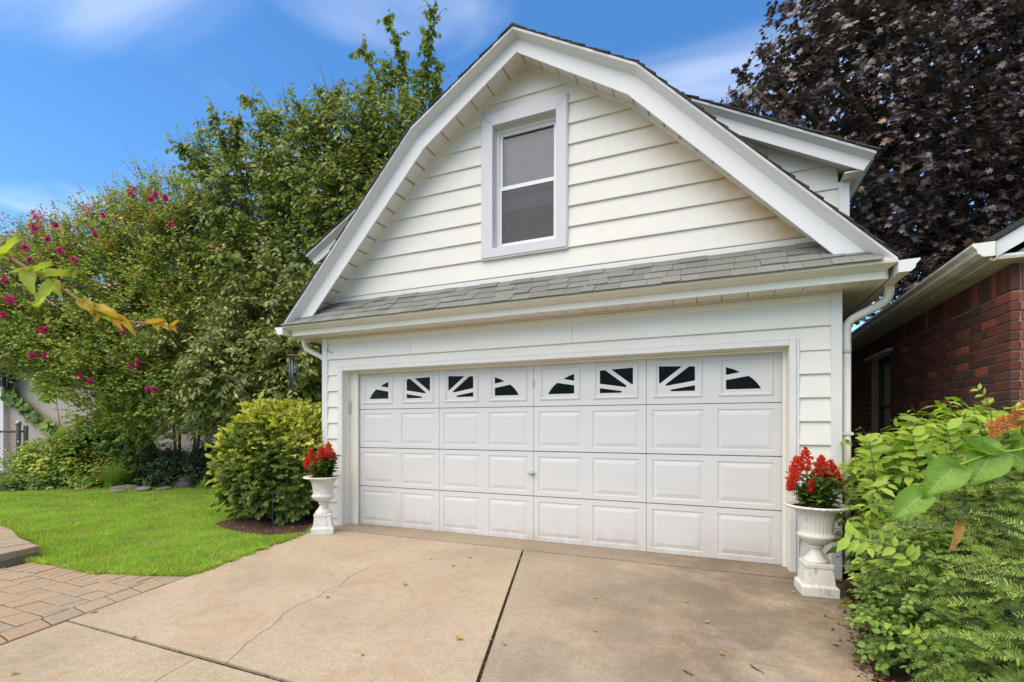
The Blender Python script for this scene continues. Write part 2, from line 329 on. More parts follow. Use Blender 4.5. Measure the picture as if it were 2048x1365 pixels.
def spray(cpos, cdir, K, Mn, tl, up=.35, droop=.35, spread=.6):
    "twigs from cluster points and leaf seats along them"
    n = len(cpos); cp = np.repeat(cpos, K, 0); cdv = np.repeat(cdir, K, 0)
    td = nrm(cdv*.7+unit(n*K)*spread+np.array([0, 0, up])); L = tl*(.55+.8*rng.random(n*K))
    a = cp+unit(n*K)*tl*.35; b = a+td*L[:, None]
    t = np.tile(np.linspace(.12, 1, Mn), n*K); aa = np.repeat(a, Mn, 0); dd = np.repeat(td, Mn, 0); LL = np.repeat(L, Mn)
    pos = aa+dd*(LL*t)[:, None]; pos[:, 2] -= droop*.25*LL*t*t
    sgn = np.tile(np.where(np.arange(Mn) % 2, 1., -1.), n*K)[:, None]
    side = nrm(np.cross(dd, np.array([0, 0, 1.])+.3*unit(len(dd))))*sgn
    along = nrm(dd*.55+side*.8+unit(len(dd))*.35+np.array([0, 0, -droop]))
    normal = nrm(np.array([0, 0, .75])+unit(len(dd))*.55+np.repeat(cdv, Mn, 0)*.65)
    return a, b, pos, along, normal
def limbs(mb, base, fork, targets, r0, r1, n=7):
    base = Vector(base); fork = Vector(fork)
    mid = base.lerp(fork, .5)+Vector((random.uniform(-.1, .1), random.uniform(-.1, .1), 0))
    mb.tube(smooth_path([base, mid, fork], 4), list(np.linspace(r0*1.25, r0*.8, 9)), 10)
    for t in targets:
        t = Vector(t); m1 = fork.lerp(t, .45)+Vector((random.uniform(-.3, .3), random.uniform(-.3, .3), random.uniform(0, .4)))
        p = smooth_path([fork, m1, t], 5); mb.tube(p, list(np.linspace(r0*.6, r1, len(p))), n)
        for q in range(4):
            s = p[random.randint(4, len(p)-2)]; e = s+Vector((random.uniform(-1, 1), random.uniform(-1, 1), random.uniform(.1, 1)))*((t-fork).length*.3)
            pp = smooth_path([s, s.lerp(e, .5)+Vector((0, 0, .1)), e], 3); mb.tube(pp, list(np.linspace(r1*1.3, r1*.35, len(pp))), 5)
def px_blobs(L): return [(P(u, v, d), r*d/FPX) for u, v, r, d in L]
def plant(name, label, cat, base, blobs, ncl, K, Mn, tl, tpl, size, mat, shell=.5, squash=.85, up=.35, droop=.35, wid=1., stem=None, group=None, crown='foliage', stems=5, stem_r=.012, twigm=None, spread=.6, twr=.004, szvar=.35):
    t = thing(name, tuple(base), label, cat, group)
    cp, cdv = blob_clusters(blobs, ncl, squash, shell)
    cp[:, 2] = np.maximum(cp[:, 2], .04)
    a, b, pos, al, nn = spray(cp, cdv, K, Mn, tl, up, droop, spread)
    pos[:, 2] = np.maximum(pos[:, 2], .03); 
    leaves(crown, tpl, pos, al, nn, size*(1-szvar+2*szvar*rng.random(len(pos))), mat, t, wid)
    twigs_mesh('twigs', a, b, twr, twigm or M['twig'], t)
    if stem is None:
        mb = MB(); B = Vector(base)
        for i in range(stems):
            c = Vector(blobs[i % len(blobs)][0]); s = B+Vector((random.uniform(-.08, .08), random.uniform(-.08, .08), -.02))
            e = c+Vector((random.uniform(-.4, .4), random.uniform(-.4, .4), random.uniform(0, .5)))*blobs[i % len(blobs)][1]
            p = smooth_path([s, s.lerp(e, .5)+Vector((random.uniform(-.06, .06), random.uniform(-.06, .06), .05)), e], 4); mb.tube(p, list(np.linspace(stem_r, stem_r*.4, len(p))), 6)
        mb.build('stems', twigm or M['twig'], t, True, fix=False)
    else: stem(t)
    return t
# ================================================================== SETTING: ground, driveway, pavers, lawn
def st(o): o['kind'] = 'structure'; return o
def flat(name, poly, z0, z1, mat, parent=None, bevel=0):
    "slab from a ground polygon"
    return MB().prism([(x, y, z0) for x, y in poly], [(x, y, z1) for x, y in poly]).build(name, mat, parent, bevel=bevel)
gs = 12; gv = [(x, y, -.09) for x in (-600, 600) for y in (-600, 600)]
st(mk('ground', gv, [(0, 2, 3, 1)], M['ground']))
st(flat('planting_bed_soil', [(5.0, -4.9), (6.3, -4.9), (6.3, 4.5), (5.0, 4.5)], -.085, -.03, M['soil']))
def edge_x(y): return -.306-.2305*(y+0.0)                      # left edge of the driveway
drive = st(bpy.data.objects.new('driveway', None)); COL.objects.link(drive); WL[drive.name] = (0, 0, 0)
drive['label'] = 'tan concrete driveway slabs in front of the white garage door'
g2 = .011
def jx(y): return 2.40-.3068*(y+.0)                           # long joint
def rx(y): return 5.27+.115*(y+.2) if y > -1 else 5.178+.115*(y+1)*.9
crack = [(1.40, -1.30), (1.467, -1.687), (1.545, -1.855), (1.538, -2.021), (1.592, -2.148), (1.584, -2.292), (1.597, -2.399), (1.633, -2.506), (1.674, -2.571), (1.728, -2.673), (1.746, -2.754), (1.799, -2.907), (1.854, -3.007), (1.896, -3.092), (1.905, -3.115)]
crack = [(2.0, -.256), (1.86, -.42), (1.73, -.62), (1.70, -.80), (1.58, -1.0), (1.50, -1.16)] + crack
fine = []
random.seed(3)
for i in range(len(crack)-1):
    a, b2 = crack[i], crack[i+1]
    for q in range(4):
        t = q/4; fine.append((a[0]+(b2[0]-a[0])*t+random.uniform(-.007, .007)*(q > 0), a[1]+(b2[1]-a[1])*t+random.uniform(-.006, .006)*(q > 0)))
fine.append(crack[-1])
def wgap(y): return .0007 if y > -.9 else .0007+min(1, (-.9-y)/.8)*.002
YT = -.256; YB = -3.131
lc = [(x-wgap(y), y) for x, y in fine]; rc = [(x+wgap(y), y) for x, y in fine]
flat('slab', [(edge_x(YT), YT), (edge_x(YB), YB)]+lc[::-1], -.12, 0, M['conc'], drive)
flat('slab', [(jx(YT)-g2, YT)]+rc+[(jx(YB)-g2, YB)], -.12, 0, M['conc'], drive)
flat('slab', [(jx(YT)+g2, YT), (rx(YT), YT), (rx(-1), -1), (rx(-2), -2), (rx(YB), YB), (jx(YB)+g2, YB)], -.12, -.002, M['conc_s'], drive)
c2 = [(1.70, -3.144), (1.728, -3.261), (1.735, -3.328), (1.76, -3.403), (1.82, -3.6), (1.85, -3.9), (1.98, -4.3), (2.02, -4.8), (2.1, -5.9)]
flat('slab', [(edge_x(-3.144), -3.144)]+[(x-.0022, y) for x, y in c2]+[(edge_x(-5.9), -5.9)], -.12, -.003, M['conc'], drive)
flat('slab', [(x+.0022, y) for x, y in c2][::-1]+[(jx(-3.144)-g2, -3.144), (jx(-5.9)-g2, -5.9)][::1], -.12, -.003, M['conc'], drive)
flat('slab', [(jx(-3.144)+g2, -3.144), (rx(-3.144), -3.144), (rx(-5.9), -5.9), (jx(-5.9)+g2, -5.9)], -.12, -.004, M['conc_s'], drive)
flat('slab', [(edge_x(-5.92), -5.92), (rx(-5.92), -5.92), (rx(-14), -14), (edge_x(-14), -14)], -.12, -.004, M['conc_s'], drive)
flat('apron_slab', [(-.16, -.244), (-.16, .3), (5.03, .3), (5.14, -.02), (5.14, -.244)], -.12, .004, M['conc_s'], drive)
flat('joint_fill', [(edge_x(0)+.05, 0), (rx(0)-.1, 0), (rx(-5.8)-.05, -5.8), (edge_x(-5.8)+.05, -5.8)], -.1, -.014, M['joint'], drive)
# moss and crumbs in the joints
n_ = 1400; yy = rng.uniform(-3.6, -.26, n_); pos = np.stack([jx(yy)+rng.uniform(-.009, .009, n_), yy, np.full(n_, -.012)], 1)
n2 = 1200; xs = rng.uniform(.42, 3.3, n2); pos2 = np.stack([xs, -3.138+rng.uniform(-.009, .009, n2), np.full(n2, -.012)], 1)
keep = rng.random(n_+n2) < np.clip(.35+.65*np.sin(np.arange(n_+n2)*.013), 0, 1); pos = np.concatenate([pos, pos2])[keep]
M['moss'] = leafm('joint_moss', [(0, (.06, .05, .02)), (.5, (.10, .11, .03)), (1, (.25, .13, .05))], .2, .8)
tag(leaves('joint_moss', T_DIAMOND, pos, unit(len(pos))*np.array([1, 1, .4])+np.array([0, 0, .25]), unit(len(pos)), rng.uniform(.006, .016, len(pos)), M['moss'], drive, 1.6), kind='stuff')

# ---- pavers
pat = st(bpy.data.objects.new('paver_path', None)); COL.objects.link(pat); WL[pat.name] = (0, 0, 0)
pat['label'] = 'path of tan and grey pavers beside the driveway and lawn'
flat('paver_bed', [(-6, -2.3), (edge_x(-2.1)-.012, -2.1), (edge_x(-9)-.012, -9), (-6, -9)], -.1, -.022, M['joint'], pat)
def lawn_edge(x):   # front edge of the lawn (y for x)
    xs = [-6, -2.4, -1.75, -1.53, -1.14, -.65, -.16, .2, .3]; ys = [-2.5, -2.52, -2.5, -2.474, -2.463, -2.463, -2.325, -2.185, -2.14]
    return float(np.interp(x, xs, ys))
def inset(poly, d):
    c = np.mean(poly, 0); out = []
    n = len(poly); A = sum(poly[i][0]*poly[(i+1) % n][1]-poly[(i+1) % n][0]*poly[i][1] for i in range(n))
    if A < 0: poly = poly[::-1]
    for i in range(n):
        p0, p1, p2 = (np.array(poly[(i-1) % n]), np.array(poly[i]), np.array(poly[(i+1) % n]))
        e1 = (p1-p0)/max(np.linalg.norm(p1-p0), 1e-6); e2 = (p2-p1)/max(np.linalg.norm(p2-p1), 1e-6)
        n1 = np.array([-e1[1], e1[0]]); n2 = np.array([-e2[1], e2[0]]); k = 1+float(n1@n2)
        out.append(tuple(p1+(n1+n2)/max(k, .35)*d))
    return out
def clip(poly, a, b, c):   # keep a*x+b*y<=c
    out = []; n = len(poly)
    for i in range(n):
        p, q = poly[i], poly[(i+1) % n]; dp = a*p[0]+b*p[1]-c; dq = a*q[0]+b*q[1]-c
        if dp <= 0: out.append(p)
        if dp*dq < 0: t = dp/(dp-dq); out.append((p[0]+(q[0]-p[0])*t, p[1]+(q[1]-p[1])*t))
    return out
def area(p): return abs(sum(p[i][0]*p[(i+1) % len(p)][1]-p[(i+1) % len(p)][0]*p[i][1] for i in range(len(p))))/2 if len(p) > 2 else 0
def paver(poly, z=0., h=.06, parent=pat, name='paver'):
    if area(poly) < .0012: return
    p = inset(list(poly), .0048); q = inset(p, .006); dz = random.uniform(-.003, .003); zt = z+dz
    mb = MB(); n = len(p); tl = random.uniform(-.01, .01); tm = random.uniform(-.01, .01); cx = np.mean([a[0] for a in p]); cy = np.mean([a[1] for a in p])
    f = lambda x, y: zt+tl*(x-cx)+tm*(y-cy)
    V = [(x, y, z-h) for x, y in p]+[(x, y, f(x, y)-.005) for x, y in p]+[(x, y, f(x, y)) for x, y in q]
    F = [(i, (i+1) % n, n+(i+1) % n, n+i) for i in range(n)]+[(n+i, n+(i+1) % n, 2*n+(i+1) % n, 2*n+i) for i in range(n)]+[tuple(range(2*n, 3*n))]
    return mk(name, V, F, M['paver'], parent)
random.seed(21)
BW = .205
# border along the driveway, slanted joints
s = -2.2; k = 0
while s > -4.6:
    L = random.choice([.2, .215, .23]); e = s-L
    o1 = (edge_x(s)-.014, s); o2 = (edge_x(e)-.014, e); i1 = (edge_x(s+.0)-.014-BW, s+.03); i2 = (edge_x(e)-.014-BW, e+.03)
    poly = [o1, o2, i2, i1]
    x0 = i1[0]; poly = clip(poly, -(lawn_edge(.25)-lawn_edge(-.2))/.45, 1, lawn_edge(.0)-(lawn_edge(.25)-lawn_edge(-.2))/.45*0.0-.004)
    paver(poly); s = e
# soldier border along the lawn
s = -1.62
while s < edge_x(-2.3)-.014-BW+.2:
    w = random.choice([.1, .105, .14]); y0, y1 = lawn_edge(s), lawn_edge(s+w)
    poly = [(s, y0), (s+w, y1), (s+w+.05, y1-.2), (s+.05, y0-.2)]
    poly = clip(poly, 1, .2305, -.306-.014-BW); paver(poly); s += w
# field, rows parallel to the garage
y = -2.4; r = 0
while y > -4.7:
    rh = .152; x = -2.6+random.uniform(0, .2)
    while x < .6:
        w = random.choice([.15, .21, .21, .26, .3]); poly = [(x, y), (x+w, y), (x+w, y-rh), (x, y-rh)]
        # cut away border zones and the step
        poly = clip(poly, 1, .2305, -.306-.014-BW)
        if len(poly) > 2:
            yl = [lawn_edge(p[0])-.2 for p in poly]; a = np.polyfit([p[0] for p in poly], yl, 1) if max(p[0] for p in poly)-min(p[0] for p in poly) > .01 else (0, yl[0])
            poly = clip(poly, -a[0], 1, a[1])
        if len(poly) > 2: poly = clip(poly, -1, 0, 1.6)
        if len(poly) > 2: paver(poly)
        x += w
    y -= rh; r += 1
# raised step at the left: two layers of blocks
stp = thing('paver_step', (-2.2, -2.8, 0), 'low raised step of tan paver blocks at the left edge beside the lawn', 'step')
def ring(d):  # outline of the step, offset inward by d
    return [(-1.6-d, -4.2), (-1.6-d, -2.74), (-1.72-d, -2.38-d*.6), (-2.31, -2.29-d), (-2.89, -2.12-d), (-3.6, -2.0-d), (-4.6, -1.95-d)]
def along(path, ln):
    pts = [np.array(p) for p in path]; seg = []; out = []
    for i in range(len(pts)-1):
        L = np.linalg.norm(pts[i+1]-pts[i]); k = max(1, round(L/ln))
        for q in range(k): out.append((pts[i]+(pts[i+1]-pts[i])*q/k, pts[i]+(pts[i+1]-pts[i])*(q+1)/k))
    return out
for (z, h, d0, d1, ln) in ((.055, .1, .02, .24, .3), (.12, .064, 0, .24, .2)):
    O = along(ring(d0), ln); 
    for a, b2 in O:
        t = (b2-a)/np.linalg.norm(b2-a); nn = np.array([-t[1], t[0]]); 
        if nn[0] > 0 or (abs(t[1]) < .5 and nn[1] > 0): nn = -nn
        nn = nn if a[0] > -1.66 else np.array([nn[0], nn[1]])
        paver([tuple(a), tuple(b2), tuple(b2+nn*(d1-d0)), tuple(a+nn*(d1-d0))], z, h, stp, 'block')
flat('block_fill', [(-1.8, -4.2), (-1.8, -2.7), (-2.3, -2.5), (-4.6, -2.2), (-4.6, -4.2)], -.05, .095, M['joint'], stp)
yy = -2.62
while yy > -4.1:
    x = -1.86
    while x > -3.6:
        w = random.choice([.2, .2, .3]); 
        if yy < lawn_edge(x)-.1: paver([(x, yy), (x, yy-.1), (x-w, yy-.1), (x-w, yy)], .12, .05, stp, 'block')
        x -= w
    yy -= .1

# ---- lawn
mulch_poly = [(-1.80, -.42), (-1.72, -.62), (-1.3, -.80), (-.9, -.87), (-.42, -.90), (-.19, -.55), (-.47, -.2), (-.47, 2.2), (-1.2, 2.6), (-1.75, .8), (-1.9, .1)]
lawn_poly = [(-9.5, -2.3), (-6, -2.5), (-2.6, -2.05), (-1.75, -2.35), (-1.55, -2.46), (-1.14, -2.455), (-.65, -2.455), (-.16, -2.318), (.19, -2.175), (edge_x(-1.5)-.02, -1.5), (-.16, -.62), (-.5, .4), (-3, 3.3), (-6.1, 2.7), (-6.6, 1.5), (-7.2, .9), (-8.4, -.1), (-9.6, -.5)]
def inside(px, py, poly):
    px = np.asarray(px); py = np.asarray(py); r_ = np.zeros(px.shape, bool); n = len(poly)
    for i in range(n):
        x0, y0 = poly[i]; x1, y1 = poly[(i+1) % n]; c = ((y0 > py) != (y1 > py)) & (px < (x1-x0)*(py-y0)/(y1-y0+1e-12)+x0); r_ ^= c
    return r_
st(flat('lawn', lawn_poly, -.08, -.012, M['lawn'])); 
st(flat('mulch_bed', mulch_poly, -.05, -.002, M['mulch']))
st(flat('garden_bed', [(-30, -6), (-9.3, -2), (-8.45, -.2), (-7.1, .75), (-6.45, 1.5), (-6, 2.6), (-3, 3.3), (-.5, 2), (-.5, 12), (-20, 20), (-40, 5)], -.085, -.006, M['soil']))
def scatter(poly, n, pref=None):
    p = np.array(poly); x = rng.uniform(p[:, 0].min(), p[:, 0].max(), n); y = rng.uniform(p[:, 1].min(), p[:, 1].max(), n); k = inside(x, y, poly); return x[k], y[k]
gx, gy = scatter(lawn_poly, 620000)
k = ~inside(gx, gy, mulch_poly); gx, gy = gx[k], gy[k]
dist = np.hypot(gx-CAM[0], gy-CAM[1]); pr = np.clip(6.2/dist, .25, 1)**1.3; u_ = rng.random(len(gx)); k = u_ < pr
lat = (gx-CAM[0])*RT[0]+(gy-CAM[1])*RT[1]; dep = (gx-CAM[0])*FW[0]+(gy-CAM[1])*FW[1]; k &= (lat/dep > -1.15)
gx, gy, dist = gx[k], gy[k], dist[k]; N = len(gx)
pos = np.stack([gx, gy, np.full(N, -.014)], 1); al = nrm(np.stack([rng.normal(size=N)*.45, rng.normal(size=N)*.45, np.ones(N)], 1))
patch = np.array([noise.noise(Vector((x*1.3, y*1.3, 0))) for x, y in zip(gx[::1], gy[::1])]); 
T_BLADE = (np.array([[-.05, 0, 0], [.05, 0, 0], [.035, .6, .05], [0, 1, .22], [-.035, .6, .05]]), np.array([[0, 1, 2], [0, 2, 4], [4, 2, 3]]))
lb = leaves('lawn_grass', T_BLADE, pos, al, unit(N)*np.array([1, 1, .2]), (.034+.026*rng.random(N))*(1+.55*patch), M['grass'], None, np.clip(dist/6.5, 1, 1.8).mean())
ne = 5200; ex_ = np.concatenate([rng.uniform(-1.7, .2, ne//2), np.zeros(ne-ne//2)]); ey_ = np.array([lawn_edge(a) for a in ex_]); k_ = np.arange(ne) >= ne//2
ey_[k_] = rng.uniform(-2.15, -.6, k_.sum()); ex_[k_] = edge_x(ey_[k_])-.015; ep = np.stack([ex_+rng.normal(size=ne)*.018, ey_+rng.normal(size=ne)*.018+np.where(k_, 0, .015), np.full(ne, -.01)], 1)
clump = np.array([noise.noise(Vector((x*9, y*9, 3))) for x, y in zip(ep[:, 0], ep[:, 1])]); sel = clump > -.1; ep = ep[sel]
tag(leaves('edge_grass', T_BLADE, ep, np.stack([rng.normal(size=len(ep))*.7+np.where(k_[sel], .5, 0), rng.normal(size=len(ep))*.7-np.where(k_[sel], 0, .5), np.ones(len(ep))], 1), unit(len(ep)), rng.uniform(.03, .085, len(ep)), M['grass'], None, .9), 'ragged longer grass along the lawn edge by pavers and driveway', 'grass', kind='stuff')
tag(lb, 'mown green lawn grass between the garden bed and pavers', 'grass', kind='stuff')
# ================================================================== GARAGE
XC = 2.425
gar = thing('garage', (XC, 0, 0), 'white gambrel-roofed two-car garage with cream siding and sunburst door windows', 'garage')
YB_ = 6.3
# profiles (half-width, z)
OUT = [(0, 5.30), (1.225, 4.575), (3.155, 2.545)]         # top of rake / roof deck
WALL = [(0, 5.20), (1.14, 4.45), (2.70, 2.87)]          # gable wall edge
def wall_hw(z):
    (x0, z0), (x1, z1), (x2, z2) = WALL
    if z >= z0: return 0
    return x1*(z0-z)/(z0-z1) if z > z1 else x1+(x2-x1)*(z1-z)/(z1-z2)
# core walls
mb = MB()
mb.box(-.43, -.13, .012, .12, -.05, 2.45); mb.box(4.92, 5.28, .012, .12, -.05, 2.45); mb.box(-.13, 4.92, .012, .12, 2.03, 2.45)
mb.box(-.44, -.30, .12, YB_, -.05, 2.5); mb.box(5.15, 5.29, .12, YB_, -.05, 2.5); mb.box(-.3, 5.15, YB_-.14, YB_, -.05, 2.5)
gp = [(XC-2.8, 2.45), (XC+2.8, 2.45), (XC+2.68, 2.92), (XC+1.12, 4.44), (XC, 5.17), (XC-1.12, 4.44), (XC-2.68, 2.92)]
mb.prism([(x, YB_-.1, z) for x, z in gp], [(x, YB_, z) for x, z in gp])
# front gable sheathing round the window opening
wx0, wx1, wz0, wz1 = 2.03, 2.767, 3.25, 4.597
for poly in ([(XC-2.8, 2.45), (XC+2.8, 2.45), (XC+2.68, 2.92), (wx1, wz0), (wx0, wz0), (XC-2.68, 2.92)], [(XC+2.68, 2.92), (XC+1.12, 4.44), (wx1, wz1), (wx1, wz0)], [(XC+1.12, 4.44), (XC, 5.17), (XC-1.12, 4.44), (wx0, wz1), (wx1, wz1)], [(XC-1.12, 4.44), (XC-2.68, 2.92), (wx0, wz0), (wx0, wz1)]):
    mb.prism([(x, .012, z) for x, z in poly], [(x, .12, z) for x, z in poly])
mb.build('wall', M['siding_low'], gar)
def clap(x0b, x1b, x0t, x1t, z0, z1, mat, lip=.026):
    a = [(x0b, .011, z0), (x0b, -lip, z0), (x0b, -lip-.001, z0+.006), (x0t, -.004, z1+.008), (x0t, .011, z1+.008)]
    b = [(x1b, .011, z0), (x1b, -lip, z0), (x1b, -lip-.001, z0+.006), (x1t, -.004, z1+.008), (x1t, .011, z1+.008)]
    return MB().prism(a, b).build('clapboard', mat, gar)
# lower front rows
zs = [1.319+.2052*k for k in range(-7, 5)]
zs[0] = max(zs[0], -.02)
for i in range(len(zs)-1):
    z0, z1 = zs[i], zs[i+1]
    if z1 < 2.0: clap(-.36, -.19, -.36, -.19, z0, z1, M['siding_low']); clap(4.984, 5.217, 4.984, 5.217, z0, z1, M['siding_low'])
# header rows
z0, z1 = zs[-2], zs[-1]
clap(-.36, -.19, -.36, -.19, zs[-2], zs[-1], M['siding_low']) if False else None
z1 = 2.141
MB().prism([(-.36, .011, 1.934), (-.36, -.02, 1.934), (-.36, -.02, 1.94), (-.36, -.004, z1+.008), (-.36, .011, z1+.008)], [(-.195, .011, 1.934), (-.195, -.02, 1.934), (-.195, -.02, 1.94), (-.195, -.004, z1+.008), (-.195, .011, z1+.008)]).build('clapboard', M['siding_low'], gar)
MB().prism([(4.984, .011, 1.934), (4.984, -.02, 1.934), (4.984, -.02, 1.94), (4.984, -.004, z1+.008), (4.984, .011, z1+.008)], [(5.217, .011, 1.934), (5.217, -.02, 1.934), (5.217, -.02, 1.94), (5.217, -.004, z1+.008), (5.217, .011, z1+.008)]).build('clapboard', M['siding_low'], gar)
MB().prism([(-.195, .011, 2.05), (-.195, -.011, 2.05), (-.195, -.004, z1+.008), (-.195, .011, z1+.008)], [(4.984, .011, 2.05), (4.984, -.011, 2.05), (4.984, -.004, z1+.008), (4.984, .011, z1+.008)]).build('clapboard', M['siding_low'], gar)
for xa, xb in ((-.36, .93), (.933, 2.93), (2.933, 5.217)): clap(xa, xb, xa, xb, 2.141, 2.347, M['siding_low'])
box('frieze_board', -.36, 5.217, -.012, .01, 2.352, 2.418, M['tan_trim'], gar)
# gable rows
z = 2.924
while z < 5.15:
    z1 = min(z+.2145, 5.19); hb, ht = wall_hw(z)+.01, max(wall_hw(z1)+.01, .02)
    zb = z
    if z < 2.95: hb = wall_hw(2.93)
    cuts = []
    if z1 > 3.139+.01 and z < 4.73:      # beside the window casing
        clap(XC-hb, 1.887, XC-ht, 1.887, z, z1, M['siding']); clap(2.892, XC+hb, 2.892, XC+ht, z, z1, M['siding'])
        if z1 > 4.745: 
            MB().prism([(1.887, .011, 4.745), (1.887, -.008, 4.745), (1.887, -.004, z1+.008), (1.887, .011, z1+.008)], [(2.892, .011, 4.745), (2.892, -.008, 4.745), (2.892, -.004, z1+.008), (2.892, .011, z1+.008)]).build('clapboard', M['siding'], gar)
    else: clap(XC-hb, XC+hb, XC-ht, XC+ht, z, z1, M['siding'])
    z += .2145
MB().prism([(XC-2.68, .011, 2.86), (XC-2.68, -.022, 2.86), (XC-2.68, -.022, 2.905), (XC-2.68, -.012, 2.925), (XC-2.68, .011, 2.925)], [(XC+2.68, .011, 2.86), (XC+2.68, -.022, 2.86), (XC+2.68, -.022, 2.905), (XC+2.68, -.012, 2.925), (XC+2.68, .011, 2.925)]).build('flashing', M['trim'], gar)
# corner boards
box('corner_board', -.452, -.36, -.03, .06, -.03, 2.418, M['trim'], gar, .003)
box('corner_board', 5.217, 5.300, -.03, .06, -.03, 2.418, M['trim'], gar, .003)
# door casing and jambs
box('door_casing', -.166, -.112, -.034, .03, -.004, 2.034, M['trim'], gar, .004); box('door_casing', 4.907, 4.961, -.034, .03, -.004, 2.034, M['trim'], gar, .004)
box('door_casing', -.112, 4.907, -.0335, .03, 1.984, 2.0335, M['trim'], gar, .004)
box('channel_trim', -.194, -.167, -.026, .02, -.004, 2.05, M['trim'], gar, .003); box('channel_trim', 4.962, 4.985, -.026, .02, -.004, 2.05, M['trim'], gar, .003); box('channel_trim', -.167, 4.962, -.0255, .02, 2.0345, 2.051, M['trim'], gar, .003)
box('door_jamb', -.13, -.108, .03, .26, -.004, 2.03, M['tan_trim'], gar); box('door_jamb', 4.903, 4.925, .03, .26, -.004, 2.03, M['tan_trim'], gar)
box('door_jamb', -.108, 4.903, .03, .26, 1.981, 2.03, M['tan_trim'], gar)
box('weather_strip', -.108, .012, .115, .15, 0, 1.981, M['tan_trim'], gar, .004); box('weather_strip', 4.868, 4.903, .115, .15, 0, 1.981, M['tan_trim'], gar, .004)
box('weather_strip', .012, 4.868, .12, .15, 1.955, 1.981, M['tan_trim'], gar, .004)
# ---- overhead door
SW, SH, YD = 1.2192, .4985, .16
door = mk('garage_door', *(lambda m: (m.V, m.F))(MB().box(-.02, 4.9, YD+.042, YD+.05, .005, 1.99) if False else MB().box(0, 4.877, YD+.034, YD+.04, .01, .9)), M['gap'], gar)
def section_mesh():
    "pressed steel section with two raised panels"
    V = []; F = []; mb = MB(); gp_ = .0022
    xs_ = [gp_, .06, .54, .667, 1.15, SW-gp_]; x0, x1, z0, z1 = xs_[0], xs_[-1], .0025, SH-.0025
    def rect(a, b, c, d, y): return [(a, y, c), (b, y, c), (b, y, d), (a, y, d)]
    def quad(p): mb.add(p, [(0, 1, 2, 3)])
    za, zb = .052, .441
    quad(rect(x0, x1, z0+.004, za, 0)); quad(rect(x0, x1, zb, z1-.004, 0))
    for a, b in ((xs_[0], xs_[1]), (xs_[2], xs_[3]), (xs_[4], xs_[5])): quad(rect(a, b, za, zb, 0))
    for a, b in ((xs_[1], xs_[2]), (xs_[3], xs_[4])):
        L = [(0, 0), (.005, .007), (.016, .007), (.052, -.0005)]
        for (i0, y0), (i1, y1) in zip(L, L[1:]):
            A = rect(a+i0, b-i0, za+i0, zb-i0, y0); B = rect(a+i1, b-i1, za+i1, zb-i1, y1)
            for q in range(4): quad([A[q], A[(q+1) % 4], B[(q+1) % 4], B[q]])
        i1 = L[-1][0]; quad(rect(a+i1, b-i1, za+i1, zb-i1, L[-1][1]))
    # rolled top and bottom edges, returns
    quad([(x0, 0, z0+.004), (x1, 0, z0+.004), (x1, .012, z0), (x0, .012, z0)]); quad([(x0, .012, z1), (x1, .012, z1), (x1, 0, z1-.004), (x0, 0, z1-.004)])
    quad([(x0, 0, z0), (x0, 0, z1), (x0, .02, z1), (x0, .02, z0)]); quad([(x1, 0, z0), (x1, 0, z1), (x1, .02, z1), (x1, .02, z0)])
    quad([(x0, .012, z0), (x1, .012, z0), (x1, .033, z0), (x0, .033, z0)]); quad([(x0, .012, z1), (x1, .012, z1), (x1, .033, z1), (x0, .033, z1)])
    me = bpy.data.meshes.new('section'); me.from_pydata(mb.V, [], mb.F); me.materials.append(M['door'])
    bm = bmesh.new(); bm.from_mesh(me); bmesh.ops.remove_doubles(bm, verts=bm.verts[:], dist=.0001); bmesh.ops.recalc_face_normals(bm, faces=bm.faces[:]); bm.to_mesh(me); bm.free(); return me
sm = section_mesh()
for r in range(3):
    for c in range(4): inst('section', sm, door, (c*SW, YD+random.uniform(-.001, .001), r*SH))
# top row: plate with window openings
W1 = [[(.61, .375), (.76, .275), (.93, .197), (.93, .447)], [(.16, .906), (.20, .81), (.26, .70), (.34, .59), (.43, .5), (.93, .61), (.93, .906)]]
W2 = [[(.385, .108), (.96, .075), (.96, .65), (.91, .63)], [(.077, .13), (.218, .12), (.80, .69), (.77, .735), (.077, .59)], [(.077, .74), (.68, .865), (.65, .92), (.077, .92)]]
def holes(kind, flip, x0, x1, z0, z1):
    out = []
    for h in (W1 if kind == 1 else W2):
        p = [((1-a if flip else a), b) for a, b in h]; p = p[::-1] if flip else p
        out.append([(x0+a*(x1-x0), z1-b*(z1-z0)) for a, b in p])
    return out
def plate(loops, outer, y, th):
    bm = bmesh.new(); E_ = []
    for L in [outer]+loops:
        vs = [bm.verts.new((x, y, z)) for x, z in L]; E_ += [bm.edges.new((vs[i], vs[(i+1) % len(vs)])) for i in range(len(vs))]
    bmesh.ops.triangle_fill(bm, use_beauty=True, edges=E_)
    r_ = bmesh.ops.extrude_face_region(bm, geom=bm.faces[:]); bmesh.ops.translate(bm, verts=[v for v in r_['geom'] if isinstance(v, bmesh.types.BMVert)], vec=(0, th, 0))
    bmesh.ops.recalc_face_normals(bm, faces=bm.faces[:]); return bm
def bm_obj(name, bm, mat, parent):
    me = bpy.data.meshes.new(name); bm.to_mesh(me); bm.free(); me.materials.append(mat); return link(bpy.data.objects.new(name, me), parent)
ZT = 3*SH
